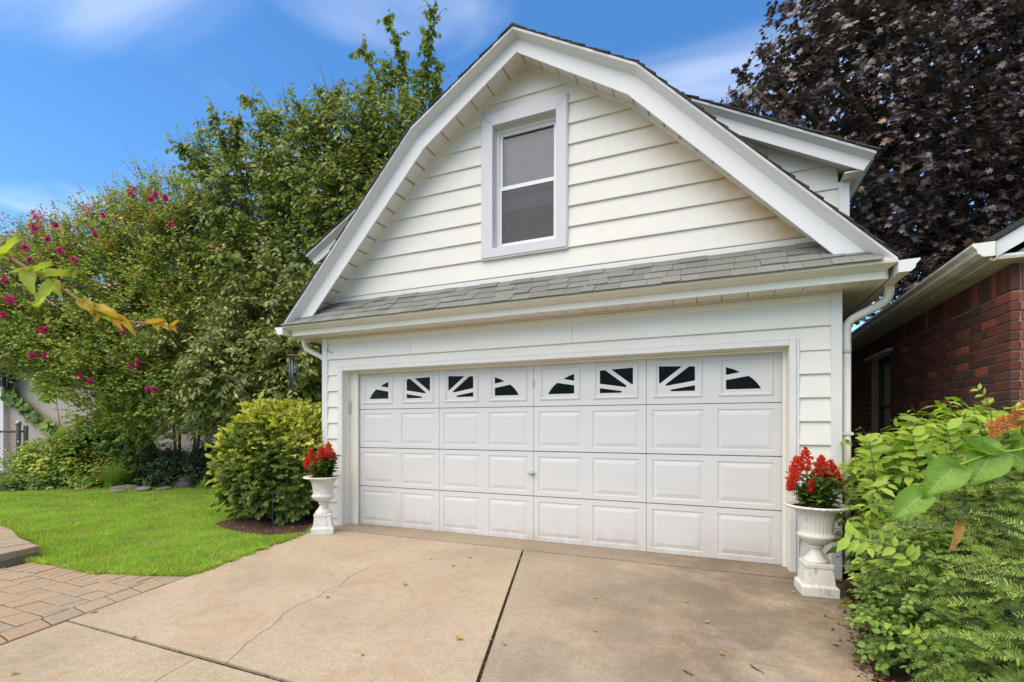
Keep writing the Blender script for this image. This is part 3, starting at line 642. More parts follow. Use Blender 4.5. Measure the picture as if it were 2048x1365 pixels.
for c in range(4):
    X = c*SW; wins = [(X+.07, X+.53), (X+.675, X+1.14)]
    rects = [[(a, ZT+.065), (b, ZT+.065), (b, ZT+.442), (a, ZT+.442)] for a, b in wins]
    bm_obj('section', plate(rects, [(X+.0022, ZT+.0025), (X+SW-.0022, ZT+.0025), (X+SW-.0022, ZT+SH-.004), (X+.0022, ZT+SH-.004)], YD, .03), M['door'], door)
    for k, (a, b) in enumerate(wins):
        idx = (2*c+k) % 4; kind, flip = [(1, False), (2, False), (2, True), (1, True)][idx]
        # moulded frame
        mb = MB(); A = [(a, ZT+.065), (b, ZT+.065), (b, ZT+.442), (a, ZT+.442)]; ins = lambda q: [(a+q, ZT+.065+q), (b-q, ZT+.065+q), (b-q, ZT+.442-q), (a+q, ZT+.442-q)]
        prof = [(-.004, .002), (0, -.006), (.014, -.012), (.03, -.006), (.036, .004)]
        for (q0, y0), (q1, y1) in zip(prof, prof[1:]):
            A_, B_ = ins(q0), ins(q1)
            for e in range(4): mb.add([(A_[e][0], YD+y0, A_[e][1]), (A_[(e+1) % 4][0], YD+y0, A_[(e+1) % 4][1]), (B_[(e+1) % 4][0], YD+y1, B_[(e+1) % 4][1]), (B_[e][0], YD+y1, B_[e][1])], [(0, 1, 2, 3)])
        mb.build('window_frame', M['door'], door)
        q = .034; x0, x1, z0, z1 = a+q, b-q, ZT+.065+q, ZT+.442-q; H = holes(kind, flip, x0+.004, x1-.004, z0+.004, z1-.004)
        bm_obj('window_insert', plate(H, [(x0, z0), (x1, z0), (x1, z1), (x0, z1)], YD+.001, .009), M['door'], door)
        for h in H:
            cx, cz = np.mean([p[0] for p in h]), np.mean([p[1] for p in h]); h2 = [(cx+(x-cx)*1.05, cz+(z-cz)*1.05) for x, z in h]
            mk('pane', [(x, YD+.0125, z) for x, z in h2], [tuple(range(len(h2)))], M['glass'], door)
# hardware
mb = MB(); mb.tube([(2.425, YD, .752), (2.425, YD-.03, .752)], .011, 12); mb.tube([(2.38, YD-.035, .742), (2.425, YD-.038, .753), (2.47, YD-.035, .747)], [.006, .012, .006], 8); mb.tube([(2.425, YD-.004, .752), (2.425, YD, .752)], .024, 16)
mb.tube([(2.425, YD-.03, .752), (2.425, YD-.04, .775)], [.008, .005], 8)
mb.build('door_handle', M['metal'], door, True)
mb = MB().box(2.422, 2.452, YD-.006, YD, 1.715, 1.785); mb.tube([(2.437, YD-.008, 1.735), (2.437, YD, 1.735)], .008, 10); mb.tube([(2.437, YD-.008, 1.765), (2.437, YD, 1.765)], .008, 10)
mb.build('lock_plate', M['metal'], door)
box('bottom_seal', .0, 4.877, YD+.004, YD+.03, -.004, .006, M['gap'], door)
# dark room behind the door, with something red in it
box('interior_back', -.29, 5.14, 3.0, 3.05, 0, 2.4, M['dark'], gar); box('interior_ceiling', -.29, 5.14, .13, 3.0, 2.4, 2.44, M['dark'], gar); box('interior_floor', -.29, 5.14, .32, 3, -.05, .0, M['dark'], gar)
M['red'] = simple('red_paint', (.35, .03, .025), .4, .1)
tag(box('red_cabinet', -.1, 1.05, .75, 1.1, .0, 1.86, M['red'], None, .01), 'red cabinet inside the garage glimpsed through the leftmost door windows', 'cabinet')
# keypad on the left jamb
o = box('keypad', -.108, -.086, .085, .125, 1.44, 1.60, simple('keypad_grey', (.5, .47, .42), .5, .05), gar, .006)
# ---- gable window
win = mk('gable_window', *(lambda m: (m.V, m.F))(MB().box(2.03, 2.767, .125, .13, 3.25, 3.27)), M['vinyl'], gar)
cs = M['casing']
def mitre(name, a, b, c, d, y0, y1, mat, parent):
    return MB().prism([(p[0], y0, p[1]) for p in (a, b, c, d)], [(p[0], y1, p[1]) for p in (a, b, c, d)]).build(name, mat, parent, bevel=.003)
mitre('casing', (1.896, 4.735), (2.883, 4.735), (2.766, 4.597), (2.03, 4.597), -.05, .01, cs, win)
mitre('casing', (1.896, 4.733), (2.03, 4.595), (2.03, 3.243), (1.896, 3.243), -.0505, .01, cs, win); mitre('casing', (2.883, 4.733), (2.883, 3.243), (2.766, 3.243), (2.766, 4.595), -.0505, .01, cs, win)
box('window_sill', 1.896, 2.883, -.056, .01, 3.14, 3.242, cs, win, .003)
mb = MB(); mb.box(1.887, 1.895, -.04, .005, 3.13, 4.744); mb.box(2.884, 2.892, -.04, .005, 3.13, 4.744); mb.box(1.895, 2.884, -.04, .005, 4.736, 4.744); mb.box(1.895, 2.884, -.045, .005, 3.125, 3.139); mb.build('casing_channel', M['trim'], win)
mb = MB(); mb.box(2.0, 2.031, .011, .125, 3.243, 4.6); mb.box(2.765, 2.79, .011, .125, 3.243, 4.6); mb.box(2.031, 2.765, .011, .125, 4.594, 4.62); mb.box(2.031, 2.765, .011, .125, 3.22, 3.252); mb.build('reveal', cs, win)
def frame(name, x0, x1, z0, z1, w, y0, y1, mat, par, wb=None, wt=None):
    wb = wb or w; wt = wt or w; mb = MB(); mb.box(x0, x0+w, y0, y1, z0, z1); mb.box(x1-w, x1, y0, y1, z0, z1); mb.box(x0+w, x1-w, y0+.0005, y1, z0, z0+wb); mb.box(x0+w, x1-w, y0+.0005, y1, z1-wt, z1); return mb.build(name, mat, par)
frame('window_frame', 2.032, 2.764, 3.254, 4.593, .03, .06, .12, M['vinyl'], win)
frame('sash', 2.062, 2.734, 3.93, 4.563, .034, .085, .11, M['vinyl'], win, .03); frame('sash', 2.062, 2.734, 3.284, 3.955, .03, .065, .084, M['vinyl'], win, .034, .042)
mk('pane', [(2.09, .1, 3.95), (2.71, .1, 3.95), (2.71, .1, 4.54), (2.09, .1, 4.54)], [(0, 1, 2, 3)], M['glass_up'], win)
mk('pane', [(2.09, .077, 3.31), (2.71, .077, 3.31), (2.71, .077, 3.92), (2.09, .077, 3.92)], [(0, 1, 2, 3)], M['glass_up'], win)
mk('insect_screen', [(2.09, .072, 3.31), (2.71, .072, 3.31), (2.71, .072, 3.92), (2.09, .072, 3.92)], [(0, 1, 2, 3)], M['screen'], win)
box('window_shade', 2.05, 2.75, .17, .175, 3.72, 4.6, M['shade'], win)  # blind; pale tone and low edge also stand for reflections in the panes
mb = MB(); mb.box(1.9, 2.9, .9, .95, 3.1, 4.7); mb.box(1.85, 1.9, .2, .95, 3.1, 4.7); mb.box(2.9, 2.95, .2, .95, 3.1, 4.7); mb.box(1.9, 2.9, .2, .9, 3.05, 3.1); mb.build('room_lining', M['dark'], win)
# ---- rake: soffit panels, boards, crown
def slope_pts(prof, sgn): return [(XC+sgn*x, z) for x, z in prof]
SOF = [(0, 5.185), (1.145, 4.44), (2.86, 2.70)]
for sgn in (-1, 1):
    pr_ = slope_pts(SOF, sgn)
    for (x0, z0), (x1, z1), num in ((pr_[0], pr_[1], 6), (pr_[1], pr_[2], 12)):
        for i in range(num):
            t0, t1 = i/num+.0055, (i+1)/num-.0055; a = (x0+(x1-x0)*t0, z0+(z1-z0)*t0); b2 = (x0+(x1-x0)*t1, z0+(z1-z0)*t1)
            MB().prism([(a[0], -.284, a[1]), (b2[0], -.284, b2[1]), (b2[0], -.284, b2[1]+.02), (a[0], -.284, a[1]+.02)], [(a[0], 0.012, a[1]), (b2[0], .012, b2[1]), (b2[0], .012, b2[1]+.02), (a[0], .012, a[1]+.02)]).build('soffit_panel', M['soffit'], gar)
    for k in range(2):
        A = [(pr_[k][0], pr_[k][1]+.006), (pr_[k+1][0], pr_[k+1][1]+.006), (pr_[k+1][0], pr_[k+1][1]+.03), (pr_[k][0], pr_[k][1]+.03)]; MB().prism([(x, -.279, z) for x, z in A], [(x, .0, z) for x, z in A]).build('soffit_backing', M['seam'], gar)
    IN = [(0, 5.118), (1.125, 4.385), (2.80, 2.62)]; MID = [(0, 5.262), (1.20, 4.533), (3.10, 2.515)]
    i_, m_, o_ = slope_pts(IN, sgn), slope_pts(MID, sgn), slope_pts(OUT, sgn)
    for k in range(2):
        MB().prism([(*q, ) for q in [(i_[k][0], -.30, i_[k][1]), (i_[k+1][0], -.30, i_[k+1][1]), (m_[k+1][0], -.30, m_[k+1][1]), (m_[k][0], -.30, m_[k][1])]], [(i_[k][0], -.28, i_[k][1]), (i_[k+1][0], -.28, i_[k+1][1]), (m_[k+1][0], -.28, m_[k+1][1]), (m_[k][0], -.28, m_[k][1])]).build('rake_board', M['rake'], gar)
        # crown: sloping underside out to the drip edge
        sec = lambda j: [(m_[j][0], -.301, m_[j][1]), (o_[j][0], -.405, o_[j][1]-.022), (o_[j][0], -.41, o_[j][1]), (o_[j][0], -.28, o_[j][1]+.0), (m_[j][0], -.28, m_[j][1])]
        MB().prism(sec(k), sec(k+1)).build('rake_crown', M['rake'], gar)
        # wall moulding where the soffit meets the siding
        w_ = slope_pts([(0, 5.185), (1.14, 4.445), (2.70, 2.865)], sgn); l_ = slope_pts([(0, 5.155), (1.125, 4.42), (2.68, 2.85)], sgn)
        MB().prism([(w_[k][0], -.035, w_[k][1]), (w_[k+1][0], -.035, w_[k+1][1]), (l_[k+1][0], -.035, l_[k+1][1]), (l_[k][0], -.035, l_[k][1])], [(w_[k][0], .011, w_[k][1]), (w_[k+1][0], .011, w_[k+1][1]), (l_[k+1][0], .011, l_[k+1][1]), (l_[k][0], .011, l_[k][1])]).build('wall_moulding', M['tan_trim'], gar)
# ---- roof deck and courses
mb = MB()
for sgn in (-1, 1):
    o_ = slope_pts(OUT, sgn)
    for k in range(2):
        A = [(o_[k][0], o_[k][1]), (o_[k+1][0], o_[k+1][1]), (o_[k+1][0], o_[k+1][1]-.03), (o_[k][0], o_[k][1]-.03)]
        mb.prism([(x, -.279, z) for x, z in A], [(x, YB_+.3, z) for x, z in A])
roof = mb.build('roof', M['roof'], gar)
def courses(p0, p1, y0, y1, parent, exp=.143, th=.011):
    L = math.hypot(p1[0]-p0[0], p1[1]-p0[1]); num = math.ceil(L/exp); t = ((p1[0]-p0[0])/L, (p1[1]-p0[1])/L); nn = (-t[1], t[0])
    if nn[1] < 0: nn = (-nn[0], -nn[1])
    for i in range(num):
        s0, s1 = max(0, L-(num-i)*exp-.03), L-(num-i-1)*exp+(.02 if i == num-1 else 0)
        jit = random.uniform(-.003, .004)
        q = lambda s, h: (p0[0]+t[0]*s+nn[0]*h, p0[1]+t[1]*s+nn[1]*h)
        A = [q(s0, .001), q(s1, .009), q(s1+jit, .009+th*1.35), q(s0, .001+th*.6)]
        yo = random.uniform(-.008, .006)
        MB().prism([(x, y0+yo, z) for x, z in A], [(x, y1, z) for x, z in A]).build('shingle_course', M['roof'], parent)
for sgn in (-1, 1):
    o_ = slope_pts(OUT, sgn); courses(o_[0], o_[1], -.418, YB_+.3, roof); courses(o_[1], o_[2], -.418, YB_+.3, roof)
mb = MB(); mb.prism([(XC-.16, -.42, 5.212), (XC, -.42, 5.315), (XC+.16, -.42, 5.212), (XC+.16, -.42, 5.23), (XC, -.42, 5.333), (XC-.16, -.42, 5.23)], [(XC-.16, YB_+.3, 5.212), (XC, YB_+.3, 5.315), (XC+.16, YB_+.3, 5.212), (XC+.16, YB_+.3, 5.23), (XC, YB_+.3, 5.333), (XC-.16, YB_+.3, 5.23)]); mb.build('ridge_cap', M['roof'], roof)
# ---- dormers
for sgn in (-1, 1):
    d0 = (XC+sgn*1.2, 4.605); d1 = (XC+sgn*3.10, 3.528); sl = (d1[1]-d0[1])/(abs(d1[0]-d0[0]))
    dm = MB().prism([(d0[0], -.0, d0[1]-.03), (d1[0], 0, d1[1]-.03), (d1[0], 0, d1[1]), (d0[0], 0, d0[1])], [(d0[0], 5.6, d0[1]-.03), (d1[0], 5.6, d1[1]-.03), (d1[0], 5.6, d1[1]), (d0[0], 5.6, d0[1])]).build('dormer', M['rake'], gar)
    courses(d0, d1, -.095, 5.6, dm)
    f = lambda h, dz: (XC+sgn*h, d0[1]+sl*(h-1.2)+dz)
    # rake: crown + board
    A, B_ = f(1.2, 0), f(3.10, 0); A1, B1 = f(1.2, -.045), f(3.078, -.045); A2, B2 = f(1.2, -.175), f(3.03, -.148)
    sec = lambda o1, m1: [(m1[0], .001, m1[1]), (o1[0], -.078, o1[1]-.02), (o1[0], -.082, o1[1]), (o1[0], .02, o1[1]), (m1[0], .02, m1[1])]
    MB().prism(sec(A, A1), sec(B_, B1)).build('rake_crown', M['rake'], dm)
    MB().prism([(A2[0], .0, A2[1]), (B2[0], .0, B2[1]), (B1[0], .0, B1[1]), (A1[0], .0, A1[1])], [(A2[0], .02, A2[1]), (B2[0], .02, B2[1]), (B1[0], .02, B1[1]), (A1[0], .02, A1[1])]).build('rake_board', M['rake'], dm)
    # eave fascia along the side, soffit, wall, corner post
    MB().prism([(B2[0], .02, B2[1]), (B_[0], .02, B_[1]), (B_[0]-sgn*.02, .02, B_[1]), (B2[0]-sgn*.02, .02, B2[1])], [(B2[0], 5.6, B2[1]), (B_[0], 5.6, B_[1]), (B_[0]-sgn*.02, 5.6, B_[1]), (B2[0]-sgn*.02, 5.6, B2[1])]).build('eave_fascia', M['rake'], dm)
    zs_ = B2[1]+.012; MB().prism([(B2[0]-sgn*.01, .02, zs_), (XC+sgn*2.9, .02, zs_), (XC+sgn*2.9, .02, zs_+.01), (B2[0]-sgn*.01, .02, zs_+.01)], [(B2[0]-sgn*.01, 5.6, zs_), (XC+sgn*2.9, 5.6, zs_), (XC+sgn*2.9, 5.6, zs_+.01), (B2[0]-sgn*.01, 5.6, zs_+.01)]).build('soffit', M['soffit'], dm)
    R0, R1 = f(1.3, -.10), f(2.97, -.10); MB().prism([(R0[0], .021, R0[1]), (R1[0], .021, R1[1]), (R1[0], .021, R1[1]+.02), (R0[0], .021, R0[1]+.02)], [(R0[0], .25, R0[1]), (R1[0], .25, R1[1]), (R1[0], .25, R1[1]+.02), (R0[0], .25, R0[1]+.02)]).build('rake_soffit', M['soffit'], dm)
    a, b2 = sorted((XC+sgn*2.883, XC+sgn*2.966)); box('corner_board', a, b2, .17, .26, 2.6, zs_-.002, M['trim'], dm, .003)
    # dormer cheek in rows
    z = 3.17+.028
    W_ = f(1.25, -.06)
    mbw = MB(); A3, B3 = f(1.25, -.06), f(2.89, -.06); mbw.prism([(A3[0], .215, A3[1]), (B3[0], .215, B3[1]), (B3[0], .215, 2.6), (A3[0], .215, 4.4)], [(A3[0], 5.5, A3[1]), (B3[0], 5.5, B3[1]), (B3[0], 5.5, 2.6), (A3[0], 5.5, 4.4)]); mbw.build('cheek_wall', M['siding_low'], dm)
    for kk in range(6):
        z0, z1 = 2.955+.2145*kk, 2.955+.2145*(kk+1); hi = lambda zz: min(2.885, 1.2+(zz+.06-d0[1])/sl)       # outer limit under the roof
        lo = lambda zz: 1.22+(4.56-zz)/1.052-.05
        xs2 = [(lo(z0), hi(z0)), (lo(z1), hi(z1))]
        if xs2[0][1]-xs2[0][0] < .05: continue
        xa0, xb0 = xs2[0]; xa1, xb1 = xs2[1]; xb1 = max(xb1, xa1+.01)
        q = lambda h: XC+sgn*h
        MB().prism([(q(xa0), .214, z0), (q(xa0), .18, z0), (q(xa1), .196, z1+.008), (q(xa1), .214, z1+.008)], [(q(xb0), .214, z0), (q(xb0), .18, z0), (q(xb1), .196, z1+.008), (q(xb1), .214, z1+.008)]).build('clapboard', M['siding_low'], dm)
# ---- pent roof
FX = 3.16
pent = MB().prism([(XC-FX, -.405, 2.535), (XC+FX, -.405, 2.535), (XC+2.70, .0, 2.855), (XC-2.70, 0, 2.855)], [(XC-FX, -.405, 2.515), (XC+FX, -.405, 2.515), (XC+2.70, .0, 2.83), (XC-2.70, 0, 2.83)]).build('pent_roof', M['tan_trim'], gar)
Ls = math.hypot(.42, .335); t = (.42/Ls, .335/Ls); nn = (-t[1], t[0]); ex = Ls/4+.002
random.seed(5)
for r in range(4):
    s0 = r*ex-.012; s1 = min((r+1)*ex+.012, Ls+.02)
    yb, zb = -.42+t[0]*s0, 2.535+t[1]*s0; yt, zt = -.42+t[0]*s1, 2.535+t[1]*s1
    hb = 3.165-max(0, zb-2.545)/.80; x = XC-hb; 
    while x < XC+hb-.01:
        w = random.choice([.13, .16, .2, .24]); xe = min(x+w, XC+hb); tk = random.choice([.007, .009, .014])
        jb = random.uniform(-.002, .002)
        ht = 3.165-max(0, zt-2.545)/.80
        xt0, xt1 = max(x, XC-ht), min(xe, XC+ht)
        if xt1 > xt0+.005:
            q = lambda xx, y, z, h: (xx, y+nn[0]*h+0, z+nn[1]*h)
            A = [q(x+.0015, yb, zb+jb, .009), q(xe-.0015, yb, zb+jb, .009), q(xt1-.0015, yt, zt, .003), q(xt0+.0015, yt, zt, .003)]
            B_ = [q(x+.0015, yb, zb+jb, .009+tk), q(xe-.0015, yb, zb+jb, .009+tk), q(xt1-.0015, yt, zt, .003+tk*.7), q(xt0+.0015, yt, zt, .003+tk*.7)]
            MB().prism(A, B_).build('shingle', M['shingle'], pent)
        x = xe
# pent fascia: crown and board, soffit panels
sec = lambda hx0, hx1: ([(XC+hx0*1.0, -.28, 2.483)], )
MB().prism([(XC-3.11, -.301, 2.483), (XC-3.155, -.405, 2.515), (XC-3.155, -.41, 2.537), (XC-3.155, -.27, 2.537), (XC-3.11, -.27, 2.483)], [(XC+3.11, -.301, 2.483), (XC+3.155, -.405, 2.515), (XC+3.155, -.41, 2.537), (XC+3.155, -.27, 2.537), (XC+3.11, -.27, 2.483)]).build('fascia_crown', M['tan_trim'], pent)
box('fascia_board', XC-3.108, XC+3.108, -.30, -.28, 2.423, 2.4825, M['tan_trim'], pent)
x = XC-3.10
while x < XC+3.06:
    box('soffit_panel', x, min(x+.204, XC+3.106), -.279, -.002, 2.432, 2.446, M['soffit'], pent); x += .21
box('soffit_channel', -.45, 5.30, -.045, -.021, 2.418, 2.431, M['tan_trim'], pent)
# side eaves: fascia, soffit, gutter, downspout
M['alu'] = M['gutter']
for sgn in (-1, 1):
    q = lambda h: XC+sgn*h
    a, b2 = sorted((q(3.108), q(3.128))); box('eave_fascia', a, b2, -.279, YB_+.3, 2.423, 2.54, M['tan_trim'], gar)
    a, b2 = sorted((q(2.875), q(3.107))); box('eave_soffit', a, b2, -.001, YB_+.3, 2.432, 2.444, M['soffit'], gar)
    prof = [(3.16, 2.525), (3.16, 2.435), (3.235, 2.435), (3.262, 2.46), (3.268, 2.488), (3.293, 2.515), (3.293, 2.528), (3.285, 2.528), (3.285, 2.518), (3.258, 2.49), (3.252, 2.464), (3.232, 2.443), (3.168, 2.443), (3.168, 2.525)]
    gm = MB().prism([(q(h), -.398, z) for h, z in prof], [(q(h), YB_+.3, z) for h, z in prof])
    gu = gm.build('gutter', M['gutter'], gar)
    cap = prof[:7]; MB().prism([(q(h), -.404, z) for h, z in cap], [(q(h), -.399, z) for h, z in cap]).build('end_cap', M['rake'], gu)
    # downspout
    path = [(q(3.205), .0, 2.44), (q(3.205), .0, 2.375), (q(3.19), .01, 2.33), (q(3.15), .02, 2.29), (q(2.985), .06, 2.205), (q(2.945), .075, 2.17), (q(2.925), .08, 2.12), (q(2.925), .08, 1.9)]
    sp = smooth_path(path, 4); V = []; mb = MB(); n = 24; rad = []
    base = MB(); base.tube(sp, [.034+(.0022 if (i % 2) else 0) for i in range(len(sp))], 12); base.tube([(q(2.925), .08, 1.92), (q(2.925), .08, .12), (q(2.925), .0, .05)], .033, 12)
    base.build('downspout', M['gutter'], gar, True)
    mb = MB(); mb.box(q(2.925)-.042, q(2.925)+.042, .04, .12, 1.2, 1.225); mb.build('downspout_strap', M['gutter'], gar)
# small wire hook on the siding
mb = MB(); mb.tube(smooth_path([(-.28, -.02, 2.23), (-.30, -.05, 2.235), (-.325, -.06, 2.25), (-.33, -.06, 2.265), (-.315, -.06, 2.285)], 4), .004, 6); mb.build('wire_hook', M['gap'], gar)
# ================================================================== BRICK NEIGHBOUR (right)
BX, BY = 6.18, -.51
bh = thing('brick_house', (BX, BY, 0), 'dark red brick house with weathered gutter at the right edge', 'house')
def eff(n, c):
    g = n.nodes.new('ShaderNodeNewGeometry'); s = n.nodes.new('ShaderNodeSeparateXYZ'); n.links.new(g.outputs['Position'], s.inputs[0])
    return mixc(n, ramp(n, nnoise(n, 14, 5, .7), [(.66, 0.), (.8, .35)]), c, (.35, .28, .25))
M['brick'] = perobj('brick', [(0, (0.074, 0.043, 0.035)), (.3, (0.104, 0.039, 0.029)), (.6, (0.171, 0.050, 0.038)), (.8, (0.092, 0.050, 0.044)), (.93, (0.244, 0.060, 0.044)), (1, (0.367, 0.113, 0.044))], .75, .35, 30, 90, .003, eff)
M['brick_lit'] = perobj('front_brick_lit', [(0, (0.250, 0.068, 0.060)), (.6, (0.312, 0.083, 0.068)), (1, (0.362, 0.120, 0.098))], .7, .3, 30, 90, .003)  # brighter copy of brick: light on the front face put into its colour
M['mortar'] = simple('mortar', (.34, .27, .17), .95, .35, 20, 80, .004)
WY0, WY1, WZ0, WZ1 = 2.12, 2.95, .9, 2.155
mb = MB(); c = BX+.012
mb.box(c, c+.18, BY+.012, WY0, -.05, 2.45); mb.box(c, c+.18, WY1, 9, -.05, 2.45); mb.box(c, c+.18, WY0, WY1, -.05, WZ0); mb.box(c, c+.18, WY0, WY1, WZ1, 2.45)
mb.box(c+.18, 12, BY+.012, BY+.2, -.05, 2.45); mb.box(c+.18, 12, 8.8, 9, -.05, 2.45); mb.box(11.8, 12, BY+.2, 8.8, -.05, 2.45)
wall = mb.build('wall', M['mortar'], bh)
def bmesh_brick(l, h, d, name, mat):
    o = MB().box(0, d, 0, l, 0, h).build(name, mat, None, bevel=.003); me = o.data; bpy.data.objects.remove(o); return me
BL, BHt, JT = .203, .0577, .01
b_side = bmesh_brick(BL, BHt, .05, 'brick', M['brick']); b_half = bmesh_brick(.0965, BHt, .05, 'brick', M['brick']); b_sold = bmesh_brick(BHt, .187-.01, .05, 'brick', M['brick'])
o = MB().box(0, BL, 0, .05, 0, BHt).build('brick', M['brick_lit'], None, bevel=.003); b_front = o.data; bpy.data.objects.remove(o)
o = MB().box(0, .0965, 0, .05, 0, BHt).build('brick', M['brick_lit'], None, bevel=.003); b_fhalf = o.data; bpy.data.objects.remove(o)
o = MB().box(0, BHt, 0, .05, 0, .177).build('brick', M['brick_lit'], None, bevel=.003); b_fsold = o.data; bpy.data.objects.remove(o)
random.seed(9)
rest = MB(); cnt = 0
for r in range(0, 31):
    z = 2.204-JT-BHt-r*(BHt+JT)
    if z < .06: break
    y = BY+(0 if r % 2 == 0 else 0); first = True
    while y < 5.0:
        half = (first and r % 2 == 1) or (r % 6 == 3)
        L = .0965 if half else BL
        if y+L > WY0+.02 and y < WY1-.02 and WZ0-.05 < z < WZ1:
            if y < WY0-.03: L = WY0-y-.004
            else: y = WY1+.005; first = True; continue
        jx_ = BX+random.uniform(-.0025, .0025)
        if z > 1.02 and y < 2.02 and L in (BL, .0965):
            inst('brick', b_half if half else b_side, wall, (jx_, y, z+random.uniform(-.001, .001))); cnt += 1
        else: rest.box(jx_, jx_+.05, y, y+L, z, z+BHt)
        y += L+JT; first = False
    x = BX+.002 if r % 2 else BX+.002; k = 0
    x = BX+.052+JT if r % 2 == 0 else BX+.052
    while x < 8:
        half = (k == 0 and r % 2 == 0); L = .0965 if half else BL
        if z > 1.1 and x < 6.62: inst('brick', b_fhalf if half else b_front, wall, (x, BY+random.uniform(-.002, .002), z)); cnt += 1
        x += L+JT; k += 1
y = BY
while y < 5.2:
    if y < 1.7: inst('brick', b_sold, wall, (BX+random.uniform(-.002, .002), y, 2.209)); cnt += 1
    else: rest.box(BX, BX+.05, y, y+BHt, 2.209, 2.386)
    y += BHt+JT
x = BX+.052+JT
while x < 6.6: inst('brick', b_fsold, wall, (x, BY+random.uniform(-.002, .002), 2.209)); x += BHt+JT; cnt += 1
ro = rest.build('brick_remainder', M['brick'], wall, fix=False); ro['kind'] = 'stuff'
# window
w = MB(); w.box(BX+.09, BX+.12, WY0, WY0+.05, WZ0, WZ1-.005); w.box(BX+.09, BX+.12, WY1-.05, WY1, WZ0, WZ1-.005); w.box(BX+.09, BX+.12, WY0+.05, WY1-.05, 1.5, 1.54); w.box(BX+.09, BX+.12, WY0+.05, WY1-.05, WZ1-.06, WZ1-.005)
wo_ = w.build('window', simple('black_frame', (.02, .02, .022), .5, .1), bh)
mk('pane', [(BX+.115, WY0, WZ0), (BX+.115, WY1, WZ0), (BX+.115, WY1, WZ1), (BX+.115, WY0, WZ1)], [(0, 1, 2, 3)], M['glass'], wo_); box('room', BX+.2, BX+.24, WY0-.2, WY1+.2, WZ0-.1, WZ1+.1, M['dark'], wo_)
box('lintel', BX-.05, BX+.05, WY0-.1, WY1+.1, WZ1-.003, WZ1+.03, M['gutter_old'], bh)
# eave, gutter, roof
box('eave_soffit', BX-.13, BX+.05, BY-.14, 9.2, 2.392, 2.41, M['gutter_old'], bh); box('eave_fascia', BX-.15, BX-.131, BY-.14, 9.2, 2.385, 2.50, M['gutter_old'], bh)
gx_ = BX-.155; prof = [(0, 2.50), (0, 2.405), (-.06, 2.405), (-.09, 2.43), (-.095, 2.455), (-.118, 2.48), (-.118, 2.498), (-.11, 2.498), (-.108, 2.484), (-.087, 2.458), (-.082, 2.434), (-.058, 2.413), (-.008, 2.413), (-.008, 2.5)]
gu = MB().prism([(gx_+h, BY-.19, z) for h, z in prof], [(gx_+h, 9.2, z) for h, z in prof]).build('gutter', M['gutter_old'], bh)
MB().prism([(gx_+h, BY-.195, z) for h, z in prof[:7]], [(gx_+h, BY-.191, z) for h, z in prof[:7]]).build('end_cap', M['gutter'], gu)
sl = .62; rf = [(BX-.17, 2.50), (9.1, 2.50+sl*(9.1-BX+.17)), (12.2, 2.50+sl*(9.1-BX+.17)-sl*3.1)]
mb = MB()
for k in range(2): A = [rf[k], rf[k+1], (rf[k+1][0], rf[k+1][1]+.04), (rf[k][0], rf[k][1]+.04)]; mb.prism([(x, BY-.16, z) for x, z in A], [(x, 9.2, z) for x, z in A])
mb.build('roof', M['roof'], bh)
for k in range(2):
    A = [(rf[k][0]+.01, rf[k][1]-.003), (rf[k+1][0], rf[k+1][1]-.003), (rf[k+1][0], rf[k+1][1]-.13), (rf[k][0]+.01, rf[k][1]-.11)]
    MB().prism([(x, BY-.14, z) for x, z in A], [(x, BY-.12, z) for x, z in A]).build('rake_board', M['rake'], bh)
A = [(BX+.02, 2.46), (12, 2.46), (9.1, 4.2)]; MB().prism([(x, BY+.03, z) for x, z in A], [(x, BY+.1, z) for x, z in A]).build('gable_wall', M['siding_low'], bh)
box('rake_soffit', BX-.12, 12, BY-.12, BY+.03, 2.415, 2.43, M['rake'], bh)
# chain-link fence between the two buildings
def chain_link(mb, p0, p1, z0, z1, cell=.055, r_=.0016):
    p0 = Vector((*p0, 0)); p1 = Vector((*p1, 0)); L = (p1-p0).length; t = (p1-p0)/L; H = z1-z0
    for s_ in (-1, 1):
        x = -H
        while x < L+H:
            a, b2 = (x, z0), (x+H, z1)
            if s_ < 0: a, b2 = (x+H, z0), (x, z1)
            (xa, za), (xb, zb) = a, b2
            def cl(xq, zq, xo, zo):
                if xq < 0: k = (0-xq)/(xo-xq); return 0, zq+(zo-zq)*k
                if xq > L: k = (L-xq)/(xo-xq); return L, zq+(zo-zq)*k
                return xq, zq
            if max(xa, xb) > 0 and min(xa, xb) < L:
                A = cl(xa, za, xb, zb); B_ = cl(xb, zb, xa, za); mb.tube([p0+t*A[0]+Vector((0, 0, A[1])), p0+t*B_[0]+Vector((0, 0, B_[1]))], r_, 3, False)
            x += cell
    return mb
M['blackwire'] = simple('black_wire', (.03, .03, .032), .5, .2)
cf = thing('chain_link_fence', (5.7, .45, 0), 'dark chain link fence in the narrow gap beside the brick house', 'fence')
w_ = chain_link(MB(), (5.34, .45), (6.16, .45), .1, 1.12).build('wire_mesh', M['blackwire'], cf, fix=False)
MB().tube([(5.34, .45, 1.13), (6.16, .45, 1.13)], .018, 8).build('top_rail', M['blackwire'], cf, True)
for x in (5.38, 5.95): MB().tube([(x, .46, 0), (x, .46, 1.2), (x, .46, 1.22)], [.024, .024, .01], 8).build('post', M['blackwire'], cf, True)
